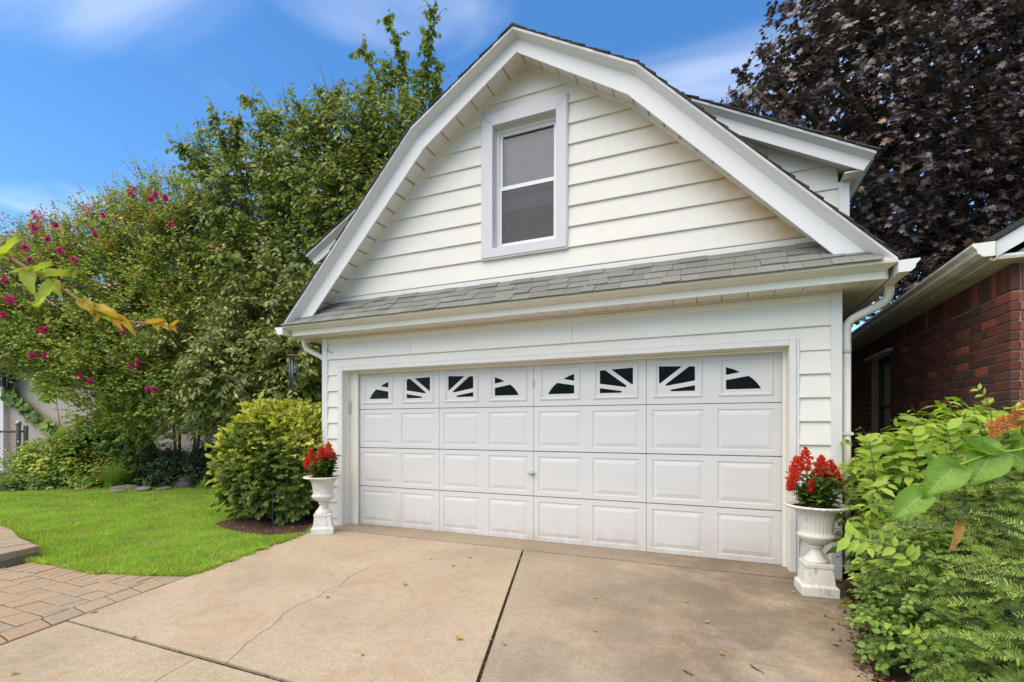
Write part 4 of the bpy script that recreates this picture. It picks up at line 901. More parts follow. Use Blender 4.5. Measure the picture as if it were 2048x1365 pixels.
# ================================================================== LEFT: neighbour house, fence, wall
def fr(u, v, d): return Vector(P(u, v, d))
M['stucco'] = simple('stucco', (.60, .53, .45), .9, .12, 2.5, 90, .006, dirt=(.40, .34, .28), dirt_at=(.52, .85), dscale=1.4)
M['greyboard'] = simple('weathered_board', (.36, .35, .32), .8, .2, 8)
M['hsiding'] = simple('house_siding', (.34, .33, .31), .7, .1, 5)
M['hroof'] = simple('house_roof', (.11, .105, .10), .9, .25, 12, 60, .01)
HD = 13.6
def hp(u, v, dd=0): return P(u, v, HD+dd)
base = P(150, V0, HD); nh = thing('stucco_house', (base[0], base[1], 0), 'low grey stucco house behind the flowering crape myrtle', 'house')
def panel(name, u0, u1, z0, z1, d0, d1, mat, parent):     # box aligned with the house front: u range at depth HD, z metres, depth range
    mb = MB(); V = []
    for u in (u0, u1):
        for d in (d0, d1):
            for z in (z0, z1):
                p = CAM+FW*(HD+d)+RT*((u-U0)/FPX*HD); V.append((p[0], p[1], z))
    return mb.add(V, [(0, 1, 3, 2), (4, 6, 7, 5), (0, 4, 5, 1), (2, 3, 7, 6), (0, 2, 6, 4), (1, 5, 7, 3)]).build(name, mat, parent)
zz = lambda v, dd=0: CAM[2]+(V0-v)/FPX*(HD+dd)
panel('wall', -600, 640, -.1, 2.9, 0, .2, M['stucco'], nh)
panel('side_wall', -600, 640, -.1, 2.9, 6, 6.2, M['stucco'], nh)
panel('corner_post', -70, 17, -.1, zz(757), -.14, 0, M['vinyl'], nh)
panel('eave_fascia', -620, 660, zz(741), zz(728), -.45, -.43, M['greyboard'], nh); panel('gutter', -620, 660, zz(738), zz(727), -.56, -.45, M['greyboard'], nh)
panel('eave_soffit', -620, 660, zz(741), zz(739), -.43, 0, M['greyboard'], nh)
# low roof above the eave
A = [CAM+FW*(HD+d)+RT*((u-U0)/FPX*HD) for u in (-620, 660) for d in (-.5, 5)]
V = [(A[0][0], A[0][1], 2.93), (A[1][0], A[1][1], 5.4), (A[3][0], A[3][1], 5.4), (A[2][0], A[2][1], 2.93)]; MB().prism(V, [(x, y, z+.06) for x, y, z in V]).build('roof', M['hroof'], nh)
# upper storey with window
us = panel('upper_storey', 120, 560, 3.0, zz(520, 2), 2, 6, M['hsiding'], nh)
for i in range(12): panel('siding_board', 121, 559, 3.4+i*.19, 3.4+i*.19+.175, 1.975, 2.0, M['hsiding'], us)
wn_ = panel('window', 232, 334, zz(645, 2), zz(555, 2), 1.94, 1.97, M['vinyl'], nh); panel('pane', 240, 282, zz(640, 2), zz(560, 2), 1.925, 1.94, M['dark'], wn_); panel('pane', 286, 328, zz(640, 2), zz(560, 2), 1.925, 1.94, M['dark'], wn_)
panel('cornice', 100, 580, zz(522, 2), zz(512, 2), 1.7, 6.2, M['greyboard'], nh)
# little porch gable
gp0, gp1, gp2 = CAM+FW*(HD-.5)+RT*((20-U0)/FPX*HD), CAM+FW*(HD-.5)+RT*((95-U0)/FPX*HD), CAM+FW*(HD-.5)+RT*((170-U0)/FPX*HD)
g = MB()
for (a, za), (b2, zb) in (((gp0, zz(722)), (gp1, zz(664))), ((gp1, zz(664)), (gp2, zz(722)))):
    V = [(a[0], a[1], za), (b2[0], b2[1], zb), (b2[0], b2[1], zb-.16), (a[0], a[1], za-.16)]; g.prism(V, [(x+FW[0]*.06, y+FW[1]*.06, z) for x, y, z in V])
gb = g.build('porch_gable', M['greyboard'], nh)
g = MB()
for (a, za), (b2, zb) in (((gp0, zz(722)), (gp1, zz(664))), ((gp1, zz(664)), (gp2, zz(722)))):
    V = [(a[0], a[1], za), (b2[0], b2[1], zb), (b2[0]+FW[0]*3, b2[1]+FW[1]*3, zb), (a[0]+FW[0]*3, a[1]+FW[1]*3, za)]; g.prism(V, [(x, y, z+.04) for x, y, z in V])
g.build('porch_roof', M['hroof'], gb)
# pale house further off, at the far left edge
fh = P(-40, V0, 22); far = thing('white_house', (fh[0], fh[1], 0), 'pale house corner at the far left edge above the stucco house', 'house')
def boxd(name, u0, u1, v0, v1, d0, d1, mat, par):
    V = []
    for u in (u0, u1):
        for d in (d0, d1):
            for v in (v0, v1): 
                p = CAM+FW*d+RT*((u-U0)/FPX*d0)+UP*((V0-v)/FPX*d0); V.append(tuple(p))
    return MB().add(V, [(0, 1, 3, 2), (4, 6, 7, 5), (0, 4, 5, 1), (2, 3, 7, 6), (0, 2, 6, 4), (1, 5, 7, 3)]).build(name, mat, par)
boxd('wall', -160, 10, 900, 640, 22, 26, M['siding_low'], far); boxd('corner_board', 8, 20, 900, 640, 21.9, 22.2, M['greyboard'], far); boxd('roof', -180, 30, 642, 600, 21.6, 26.4, M['hroof'], far)
# lantern on the corner post
lp = P(8, 760, HD-.3); ln = thing('wall_lantern', tuple(lp), 'black cylindrical wall lantern on the white corner post', 'lantern')
mb = MB(); mb.tube([lp+UP*-.19, lp+UP*.2], .16, 16); mb.build('lantern_body', simple('lantern_black', (.02, .02, .022), .4, .2), ln); mb = MB(); mb.tube([lp+UP*.2, lp+UP*.26], [.2, .18], 16)
for k in range(10): a = k*2*math.pi/10; q = lp+np.array([math.cos(a)*.165, math.sin(a)*.165, 0]); mb.tube([q+UP*-.19, q+UP*.2], .012, 5)
mb.build('lantern_cage', simple('lantern_grey', (.12, .12, .12), .4, .2), ln)
mb = MB(); mb.tube([lp+FW*.05, lp+FW*.32], .03, 8); mb.build('lantern_arm', M['gap'], ln)
# chain-link fence at the far left
M['galv'] = simple('galvanised', (.38, .40, .41), .45, .2, 15, metal=.6); M['rustrail'] = simple('rusty_rail', (.24, .14, .09), .8, .3, 20)
f0, f1 = P(-260, V0, 11.4), P(52, V0, 11.4); lf = thing('chain_link_fence', (f1[0], f1[1], 0), 'galvanised chain link fence with rusty top rail at the far left', 'fence')
chain_link(MB(), (f0[0], f0[1]), (f1[0], f1[1]), .0, 1.14, .09, .003).build('wire_mesh', M['rustrail'], lf, fix=False)
MB().tube([(f0[0], f0[1], 1.15), (f1[0], f1[1], 1.15)], .025, 8).build('top_rail', M['rustrail'], lf, True)
q = P(37, V0, 11.3)
for (x, y), h in (((q[0], q[1]), 1.34), ((f1[0], f1[1]), 1.28)):
    MB().tube([(x, y, -.05), (x, y, h), (x, y, h+.01)], [.045, .045, .05], 10).build('post', M['galv'], lf, True); 
MB().tube([(q[0], q[1], 1.3), (q[0], q[1], 1.36), (q[0], q[1], 1.4)], [.055, .055, .03], 10).build('post_cap', M['galv'], lf, True)
# ================================================================== TREES AND SHRUBS
M['l_green'] = leafm('tree_leaf', [(0, (0.120, 0.185, 0.033)), (.5, (0.199, 0.281, 0.049)), (.85, (0.319, 0.389, 0.074)), (1, (0.478, 0.411, 0.099))], .38)
M['l_myrtle'] = leafm('myrtle_leaf', [(0, (0.160, 0.292, 0.043)), (.5, (0.273, 0.437, 0.067)), (.8, (0.448, 0.582, 0.096)), (.93, (0.640, 0.552, 0.121)), (1, (0.831, 0.292, 0.096))], .38)
M['l_myrtle_tip'] = leafm('myrtle_tip', [(0, (0.204, 0.272, 0.068)), (.5, (0.374, 0.255, 0.085)), (1, (0.510, 0.170, 0.076))], .38)
M['l_flower'] = leafm('myrtle_flower', [(0, (0.422, 0.018, 0.141)), (.5, (0.646, 0.037, 0.239)), (1, (0.680, 0.098, 0.365))], .3, .6)
M['l_pear'] = leafm('slender_leaf', [(0, (0.122, 0.176, 0.034)), (.5, (0.202, 0.274, 0.056)), (1, (0.403, 0.450, 0.113))], .3, .35, .5)
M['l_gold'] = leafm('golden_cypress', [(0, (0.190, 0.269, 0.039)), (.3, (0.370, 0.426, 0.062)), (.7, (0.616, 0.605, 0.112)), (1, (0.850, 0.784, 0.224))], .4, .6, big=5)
M['l_maple'] = leafm('purple_maple', [(0, (.040, .030, .036)), (.45, (.068, .050, .058)), (.75, (.10, .068, .066)), (.92, (.15, .088, .06)), (1, (.27, .14, .06))], .18, .28, .9)
M['l_bright'] = leafm('bright_leaf', [(0, (0.220, 0.352, 0.053)), (.5, (0.351, 0.527, 0.070)), (1, (0.591, 0.704, 0.140))], .4)
M['l_mid'] = leafm('mid_leaf', [(0, (0.121, 0.211, 0.050)), (.6, (0.230, 0.358, 0.081)), (1, (0.432, 0.527, 0.138))], .35)
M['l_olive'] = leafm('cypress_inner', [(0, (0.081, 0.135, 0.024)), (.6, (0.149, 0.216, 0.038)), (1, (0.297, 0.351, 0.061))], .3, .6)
M['l_box'] = leafm('box_leaf', [(0, (0.105, 0.200, 0.036)), (.6, (0.193, 0.328, 0.057)), (1, (0.333, 0.473, 0.086))], .3, .4)
M['l_vine'] = leafm('vine_leaf', [(0, (.03, .06, .02)), (1, (.07, .11, .035))], .25)
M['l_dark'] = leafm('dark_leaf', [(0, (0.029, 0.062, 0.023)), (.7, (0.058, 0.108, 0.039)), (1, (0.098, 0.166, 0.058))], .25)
M['l_yew'] = leafm('yew_needle', [(0, (0.143, 0.238, 0.048)), (.5, (0.238, 0.365, 0.071)), (.85, (0.381, 0.523, 0.104)), (1, (0.571, 0.698, 0.159))], .3, .45, big=9)
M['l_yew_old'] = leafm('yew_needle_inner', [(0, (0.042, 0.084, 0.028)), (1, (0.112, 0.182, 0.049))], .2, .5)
M['l_orange'] = leafm('dead_needle', [(0, (0.655, 0.172, 0.041)), (1, (0.850, 0.380, 0.099))], .3, .6)
M['l_red'] = leafm('celosia_red', [(0, (.62, .025, .03)), (.5, (.80, .06, .035)), (1, (.85, .16, .05))], .45, .6)
M['l_fallen'] = leafm('fallen_leaf', [(0, (0.420, 0.210, 0.070)), (.4, (0.700, 0.476, 0.098)), (.7, (0.308, 0.140, 0.063)), (1, (0.770, 0.588, 0.140))], .2, .7)
M['l_grassy'] = leafm('ornamental_grass', [(0, (0.208, 0.374, 0.062)), (.6, (0.354, 0.541, 0.104)), (1, (0.666, 0.666, 0.208))], .35)
M['l_yellowgreen'] = leafm('yellowgreen_leaf', [(0, (0.205, 0.370, 0.058)), (.5, (0.410, 0.593, 0.091)), (.85, (0.718, 0.741, 0.137)), (1, (0.769, 0.395, 0.137))], .35)

def tree(name, label, base, fork, blobs, ncl, K, Mn, tl, tpl, size, mat, r0, bark, squash=.9, shell=.5, droop=.4, up=.3, wid=1., shoots=(), shoot_leaf=None, stems=None, spread=.6, group=None):
    t = thing(name, tuple(base), label, 'tree', group)
    mb = MB()
    if stems:
        for b_, f_, tg in stems: limbs(mb, b_, f_, tg, r0, r0*.2)
    else: limbs(mb, base, fork, [b_[0] for b_ in blobs], r0, r0*.16)
    # long shoots above the crown, leaves hanging from them
    sp_, sa, sn = [], [], []
    for pts in shoots:
        p = smooth_path(pts, 6); mb.tube(p, list(np.linspace(.016, .004, len(p))), 5)
        for i in range(1, len(p)):
            d = np.array((p[i]-p[i-1]).normalized())
            for q in range(5):
                sp_.append(np.array(p[i-1].lerp(p[i], random.random()))); s_ = nrm(np.cross(d, unit(1)[0])); sa.append(d*.3+s_*.8+np.array([0, 0, -.55])); sn.append(s_*.4+np.array([0, 0, 1])+unit(1)[0]*.5)
                if q < 2 and random.random() < .6:      # short side twigs with a few leaves
                    e = np.array(p[i])+(s_*.8+d*.5)*random.uniform(.12, .34); mb.tube([p[i], Vector(e)], [.005, .002], 4)
                    for w in range(5):
                        tt = (w+1)/5; sp_.append(np.array(p[i])*(1-tt)+e*tt); sa.append(s_*.5+unit(1)[0]*.5+np.array([0, 0, -.6])); sn.append(np.array([0, 0, 1])+unit(1)[0]*.6)
    mb.build('trunk', bark, t, True, fix=False)
    cp, cdv = blob_clusters(blobs, ncl, squash, shell); a, b_, pos, al, nn = spray(cp, cdv, K, Mn, tl, up, droop, spread)
    sz = size*(.65+.7*rng.random(len(pos)))
    if sp_:
        pos = np.concatenate([pos, np.array(sp_)]); al = np.concatenate([al, np.array(sa)]); nn = np.concatenate([nn, np.array(sn)]); sz = np.concatenate([sz, size*(.75+.5*rng.random(len(sp_)))])
    leaves('crown', tpl, pos, al, nn, sz, mat, t, wid)
    twigs_mesh('twigs', a, b_, .006, bark, t)
    return t
gz = lambda u, v, d: (lambda p: (p[0], p[1], 0.))(P(u, v, d))
# --- purple maple behind the brick house
B = px_blobs([(1900, 150, 260, 15), (1700, 190, 170, 14), (2120, 250, 260, 15), (1640, 90, 110, 14.5), (1880, 420, 210, 14.5), (2050, 480, 200, 13.5), (1760, 330, 150, 13.5), (1560, 180, 75, 13.8), (2250, 100, 300, 16), (1960, -100, 260, 15.5), (1740, -40, 150, 15), (1830, 590, 120, 14), (1500, 172, 32, 13.6), (2000, 640, 150, 14.5), (1720, 520, 110, 14.8)])
tree('maple_tree', 'tall purple-leaved maple towering behind the brick house roof', gz(1985, 800, 16), P(1985, 640, 16), B, 4700, 3, 7, .5, T_MAPLE, .155, M['l_maple'], .32, M['bark'], droop=.5, shell=.45, wid=1.05, spread=.8)
# --- green cherry tree left of the garage
B = px_blobs([(740, 430, 110, 9.6), (650, 420, 110, 9.8), (800, 300, 85, 9.6), (560, 560, 120, 10), (700, 560, 140, 9.4), (500, 400, 75, 9.8), (600, 330, 90, 9.9), (640, 700, 110, 9.6), (540, 700, 100, 10.2), (850, 330, 80, 10), (440, 330, 50, 10), (700, 290, 80, 9.8), (780, 470, 120, 10.2), (600, 820, 90, 10), (430, 470, 80, 10.4)])
D = 9.7; sh = lambda L: [P(u, v, D) for u, v in L]
shoots = [sh([(800, 330), (815, 220), (805, 130), (780, 55), (772, 35)]), sh([(815, 330), (845, 210), (850, 110), (868, 40), (862, 18)]), sh([(800, 350), (775, 230), (745, 130), (722, 95)]), sh([(830, 340), (858, 240), (872, 160), (870, 115)]), sh([(720, 350), (690, 260), (660, 195), (680, 180)]), sh([(480, 420), (520, 300), (510, 220), (490, 195)]), sh([(460, 400), (450, 300), (425, 245), (430, 232)]), sh([(620, 380), (600, 290), (610, 225), (592, 210)]), sh([(500, 380), (545, 290), (560, 245), (550, 230)]), sh([(780, 330), (760, 250), (770, 180), (790, 150)]), sh([(440, 420), (400, 340), (372, 300), (365, 295)]), sh([(860, 330), (885, 250), (880, 180), (868, 178)]), sh([(720, 330), (735, 240), (742, 190), (738, 178)])]+[sh([(u0, 330), (u0+du*.4, 240), (u0+du*.8, v1+50), (u0+du, v1)]) for u0, du, v1 in ((790, -20, 120), (800, 10, 100), (810, 30, 140), (820, 45, 90), (770, -30, 150), (830, 30, 180), (750, -25, 200), (800, -5, 70), (835, 25, 60), (680, -30, 190), (650, -20, 230), (480, -30, 260), (470, 10, 240), (520, 20, 230), (580, 10, 240))]
tree('cherry_tree', 'tall leafy green tree with thin top shoots left of the garage roof', gz(640, 850, 10.2), P(650, 660, 10), B, 2050, 4, 7, .42, T_OVAL, .108, M['l_green'], .15, M['bark'], droop=.75, shell=.4, shoots=shoots, spread=.75)
# --- slender-leaved tree in front of it
B = px_blobs([(520, 740, 85, 9.2), (600, 700, 70, 8.6), (460, 720, 75, 9.3), (440, 800, 55, 9.2), (560, 800, 60, 8.9), (610, 610, 65, 9), (520, 640, 80, 9.4), (620, 790, 50, 8.8), (400, 690, 60, 9.4), (400, 830, 40, 9.4), (480, 840, 45, 9.4)])
b1 = gz(365, 850, 10); tree('slender_leaf_tree', 'small multi-stemmed tree with slender drooping leaves behind the golden shrub', b1, P(400, 760, 9.6), B, 720, 4, 7, .32, T_LANCE, .105, M['l_pear'], .03, M['bark_tan'], droop=.7, shell=.3, wid=1.5,
     stems=[(gz(355+i*9, 850, 11.6), P(345+i*20, 800, 11.0), [B[k][0] for k in (i, i+3)]) for i in range(4)])
# --- crape myrtle
B = px_blobs([(330, 540, 105, 10.6), (200, 560, 95, 10.4), (110, 590, 90, 10.2), (420, 580, 100, 10.8), (290, 650, 110, 10), (160, 680, 80, 9.9), (400, 690, 100, 10.2), (60, 640, 70, 10), (320, 760, 75, 9.8), (230, 770, 70, 9.7), (280, 470, 75, 10.8), (350, 440, 75, 11), (100, 520, 60, 10.5), (30, 550, 55, 10.3), (450, 480, 80, 11), (470, 650, 80, 10.6), (190, 500, 65, 10.6), (380, 800, 55, 9.9), (-30, 620, 70, 10), (80, 720, 45, 9.9), (150, 740, 45, 9.8), (200, 820, 45, 9.8), (270, 830, 45, 9.9), (330, 830, 45, 10), (20, 690, 55, 10), (110, 690, 60, 9.8), (390, 740, 60, 10), (220, 720, 60, 9.7)])
fl = [(75, 435, 14), (75, 470, 18), (35, 485, 22), (130, 465, 16), (145, 485, 12), (180, 422, 14), (265, 383, 9), (160, 508, 10), (100, 500, 10), (15, 500, 14), (10, 560, 10), (20, 600, 14), (85, 660, 11), (65, 712, 12), (90, 712, 8), (160, 748, 9), (180, 762, 9), (275, 725, 8), (308, 780, 10), (435, 500, 8), (245, 663, 7), (300, 400, 7), (330, 395, 8), (340, 450, 7), (260, 735, 6), (450, 665, 7), (5, 630, 9), (70, 455, 14), (295, 778, 6), (50, 495, 12), (95, 478, 8), (120, 500, 9), (110, 450, 6), (205, 430, 6), (150, 520, 8), (190, 470, 6), (60, 520, 8), (25, 520, 9), (310, 390, 8)]
shoots = [[P(u, v+120, 10.4), P(u+random.uniform(-12, 12), v+60, 10.4), P(u, v, 10.4)] for u, v, r in fl[:9]]+[[P(u, 520, 10.8), P(u+8, 450, 10.8), P(u+random.uniform(-15, 15), v, 10.8)] for u, v in ((250, 395), (290, 380), (330, 385), (370, 350), (400, 340), (210, 410), (345, 400), (310, 405), (430, 360))]
cm = tree('crape_myrtle', 'broad crape myrtle with magenta flower clusters and tan trunks at left', gz(240, 850, 11), P(250, 790, 10.5), B, 3000, 5, 8, .34, T_DIAMOND, .066, M['l_myrtle'], .055, M['bark_tan'], droop=.15, up=.5, shell=.3, shoots=shoots, wid=1.35,
     stems=[(gz(225+i*12, 850, 11.8), P(205+i*26, 800, 11.0), [B[k][0] for k in (i, i+3, i+6)]) for i in range(4)]+[(gz(262, 850, 10.6), P(262, 830, 10.5), [P(258, 740, 10.3)])])
cp, cdv = blob_clusters(B[:3]+B[10:13]+B[16:17], 330, .9, .9); a, b_, pos, al, nn = spray(cp+np.array([0, 0, .08]), nrm(cdv+np.array([0, 0, .8])), 3, 9, .3, .9, -.2)
leaves('tip_leaves', T_DIAMOND, pos, al, nn, .05*(.7+.6*rng.random(len(pos))), M['l_myrtle_tip'], cm, 1.2)
random.seed(4)
for i, (u, v, r) in enumerate(fl):
    D = 10.1 if i < 10 else 8.95; c = P(u, v, D); r = r*D/FPX*(1.0 if i < 10 else .62); n_ = int(120*(r/.12))+40
    p_ = c+unit(n_)*(r*rng.random((n_, 1))**.45)*np.array([1, 1, 1.25]); leaves('flower_head', T_DIAMOND, p_, unit(n_), unit(n_), .036*(.6+.7*rng.random(n_)), M['l_flower'], cm, 1.8)
# --- golden round shrub in the mulch bed
ce = np.array([-1.32, .22, .0]); RS = .80
def shell_shrub(name, label, parts):
    t = thing(name, (ce[0], ce[1], 0), label, 'shrub')
    mb = MB()
    for i in range(9):
        a = i*.7; e = ce+np.array([math.cos(a)*.4, math.sin(a)*.4, .5+.1*(i % 4)]); p = smooth_path([ce+np.array([math.cos(a)*.08, math.sin(a)*.08, -.03]), ce+np.array([math.cos(a)*.2, math.sin(a)*.2, .3]), e], 4); mb.tube(p, list(np.linspace(.03, .012, len(p))), 6)
    mb.build('stems', M['bark'], t, True, fix=False)
    for mat, n_, c_, rr, zf, nm in parts:
        d = unit(n_); d = d[(d[:, 2] > -.75)]; k = len(d)
        lump = np.array([1+.24*noise.noise(Vector(x*2.6)+Vector(c_))+.12*noise.noise(Vector(x*6)) for x in d]); rad = rr*lump*(1-.30*rng.random(k)**2+.11*(rng.random(k) < .14))
        cp = np.array(c_)+d*rad[:, None]*np.array([1, 1, zf]); cp[:, 2] = np.maximum(cp[:, 2], .06)
        a, b_, pos, al, nn = spray(cp, nrm(d+np.array([0, 0, .25])), 2, 7, .13, .35, .1, .7)
        al = nrm(np.repeat(d, 14, 0)*.7+al*.7); leaves('foliage', T_FROND, pos, al, nrm(nn*.7+np.repeat(d, 14, 0)*.7), .066*(.6+.8*rng.random(len(pos))), mat, t, 1.25); 
    return t
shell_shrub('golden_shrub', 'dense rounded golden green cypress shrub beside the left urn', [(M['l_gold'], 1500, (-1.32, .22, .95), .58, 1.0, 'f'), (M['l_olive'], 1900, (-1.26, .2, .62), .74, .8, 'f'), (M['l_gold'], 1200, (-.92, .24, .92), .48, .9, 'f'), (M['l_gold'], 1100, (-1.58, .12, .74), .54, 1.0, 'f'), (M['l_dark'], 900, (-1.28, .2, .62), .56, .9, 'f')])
# --- bed plants at the back left
def bed(name, label, blobs, ncl, tpl, size, mat, **k):
    c = blobs[0][0]; k.setdefault('K', 3); k.setdefault('Mn', 6); k.setdefault('tl', .22)
    return plant(name, label, k.pop('cat', 'shrub'), (c[0], c[1], 0), blobs, ncl, k.pop('K'), k.pop('Mn'), k.pop('tl'), tpl, size, mat, **k)
bed('yellow_green_shrub', 'yellow-green leafy shrub beside the chain link fence posts', px_blobs([(110, 915, 42, 10.4), (80, 930, 32, 10.3), (140, 935, 34, 10.3), (112, 955, 32, 10.2), (145, 900, 22, 10.4)]), 420, T_OVAL, .075, M['l_yellowgreen'])
bed('leafy_mound', 'spreading light green mound behind the flat edging stones', px_blobs([(258, 942, 32, 10.6), (215, 953, 26, 10.4), (292, 955, 18, 10.6), (180, 962, 18, 10.2), (150, 970, 14, 10.1), (250, 932, 28, 10.7)]), 420, T_OVAL, .06, M['l_yellowgreen'])
bed('dark_shrub', 'dark green broad-leaved shrub under the crape myrtle trunks', px_blobs([(225, 880, 42, 11), (260, 895, 36, 10.8), (195, 890, 32, 11), (235, 845, 26, 11.2)]), 210, T_OVAL, .12, M['l_mid'], tl=.3, wid=1.5)
bed('shade_plant', 'low dark foliage in the shade beside the pond stones', px_blobs([(330, 935, 32, 10.4), (300, 930, 26, 10.6), (365, 940, 28, 10.4), (400, 940, 24, 10.3), (425, 920, 28, 10.6)]), 420, T_OVAL, .07, M['l_dark'])
bed('low_ground_plant', 'low green leafy plant at the lawn edge near the daylily', px_blobs([(85, 968, 22, 10), (60, 965, 22, 10.1), (110, 973, 16, 9.9), (40, 940, 25, 10.6)]), 200, T_OVAL, .065, M['l_mid'])
bed('pale_sapling', 'pale green leafy sapling in front of the stucco wall', px_blobs([(150, 890, 18, 10.7), (135, 900, 14, 10.6), (108, 775, 14, 11)]), 60, T_OVAL, .13, M['l_bright'], cat='plant')
bed('back_hedge', 'dark leafy hedge in shadow between golden shrub and garage', px_blobs([(600, 900, 50, 10), (620, 850, 50, 9.5), (560, 850, 50, 10.5), (520, 900, 60, 11), (470, 900, 55, 11), (630, 960, 40, 8.5), (600, 990, 40, 8.2), (640, 780, 30, 9)]), 700, T_OVAL, .08, M['l_dark'])
bed('gap_hedge', 'dark hedge closing the narrow gap behind the chain link fence', [(np.array([5.7, 5.6, .6]), .7), (np.array([5.6, 5.8, 1.5]), .7), (np.array([5.9, 6.2, 2.4]), .8), (np.array([5.6, 7.0, 3.2]), .9), (np.array([5.9, 4.4, .3]), .5)], 800, T_OVAL, .09, M['l_dark'])
def grass_clump(name, label, c, n_, h, spread, mat, wid=.5):
    t = thing(name, (c[0], c[1], 0), label, 'grass'); pos, F = [], []
    V = []
    for i in range(n_):
        a = random.uniform(0, 6.283); lean = random.uniform(.15, 1.)*spread; hh = h*random.uniform(.6, 1.05); b_ = np.array([c[0]+random.uniform(-.06, .06), c[1]+random.uniform(-.06, .06), -.01]); o = np.array([math.cos(a), math.sin(a), 0]); s_ = np.array([-math.sin(a), math.cos(a), 0])
        w = random.uniform(.004, .009)*wid*2; k = len(V)
        for j in range(6):
            q = j/5; p = b_+o*lean*q**1.6+UP*hh*(q-.45*q**3*(lean/spread)); ww = w*(1-q*.9); V += [p-s_*ww, p+s_*ww]
        F += [(k+2*j, k+2*j+1, k+2*j+3, k+2*j+2) for j in range(5)]
    fast('blades', np.array(V), np.array(F), mat, t); return t
grass_clump('ornamental_grass', 'fine-bladed ornamental grass mound in the garden bed', gz(226, 850, 10.0), 800, .60, .46, M['l_grassy'])
grass_clump('daylily_clump', 'strappy daylily clump at the left end of the bed', gz(22, 850, 9.9), 260, .36, .42, M['l_grassy'], 1.2)
grass_clump('iris_tuft', 'small iris tuft near the dark pond stones', gz(405, 850, 9.8), 26, .38, .26, M['l_grassy'], 1.2)
grass_clump('iris_leaves', 'upright iris leaves in shade behind the edging stones', gz(292, 850, 10.3), 22, .5, .2, M['l_grassy'], 1.2)
# vine along the stucco wall
vp = [fr(u, v, HD-.06) for u, v in ((22, 775), (30, 790), (48, 805), (70, 825), (95, 845), (115, 858), (140, 880), (150, 900))]
vt = thing('wall_vine', tuple(P(150, V0, HD-.1)), 'green vine climbing diagonally across the stucco wall', 'vine'); p = smooth_path(vp+[Vector(P(160, 950, HD-.1))], 6)
MB().tube(p, .012, 5).build('stem', M['twig'], vt, True, fix=False)
q = np.array([np.array(random.choice(p[:42]))+unit(1)[0]*np.array([.16, .05, .16])-FW*.12 for _ in range(190)]); leaves('foliage', T_OVAL, q, unit(190)*np.array([.6, .3, .5])+np.array([0, 0, -.6]), -FW[None]+unit(190)*.4+np.array([0, 0, .3]), rng.uniform(.13, .24, 190), M['l_mid'], vt, 1.7)
vp = [fr(u, v, HD-.07) for u, v in ((276, 930), (274, 880), (280, 840), (272, 800), (290, 785))]; p = smooth_path(vp, 6)
vt = thing('dark_vine', tuple(P(276, V0, HD-.1)), 'dark heart-leaved vine climbing the stucco wall beside the trunks', 'vine'); MB().tube(p, .012, 5).build('stem', M['twig'], vt, True, fix=False)
q = np.array([np.array(p[i % 22])+RT*random.choice([-.22, .16, -.05])+UP*random.uniform(-.06, .06)-FW*.06 for i in range(46)]); leaves('foliage', T_OVAL, q, unit(46)*.4+RT*.6+np.array([0, 0, -.3]), -FW[None]+unit(46)*.25, rng.uniform(.16, .24, 46), M['l_vine'], vt, 1.9)
# --- right-hand border
b3 = lambda L: [(np.array(c), r) for c, r in L]
plant('bright_shrub', 'bright green broad-leaved shrub spilling out beside the right urn', 'shrub', (5.55, -.55, 0), b3([((5.68, -.45, .62), .32), ((5.75, -.75, .85), .30), ((5.66, -.2, .92), .22), ((5.85, -.45, 1.0), .26), ((5.62, -.95, .38), .26), ((5.92, -.9, 1.02), .24), ((5.98, -.3, 1.05), .22), ((5.52, -1.2, .2), .2)]), 330, 3, 7, .24, T_OVAL, .095, M['l_bright'], shell=.25, up=.5, droop=.35, stems=10, szvar=.45, wid=.85)
plant('shade_shrub', 'dark leafy understorey shrub behind the bright shrub by the fence', 'shrub', (5.7, .1, 0), b3([((5.72, -.1, .45), .34), ((5.85, -.4, .45), .36), ((5.78, .2, .75), .32), ((5.72, -.75, .3), .3), ((5.95, -.6, .75), .3)]), 420, 3, 7, .2, T_OVAL, .07, M['l_dark'], shell=.2)
plant('boxleaf_shrub', 'low small-leaved shrub at the driveway edge in front', 'shrub', (5.32, -1.75, 0), b3([((5.30, -1.72, .18), .20), ((5.36, -1.45, .22), .20), ((5.42, -2.0, .2), .22), ((5.40, -1.2, .3), .2), ((5.45, -1.6, .42), .24)]), 380, 3, 8, .11, T_OVAL, .036, M['l_box'], shell=.3, wid=1.4, twr=.002)
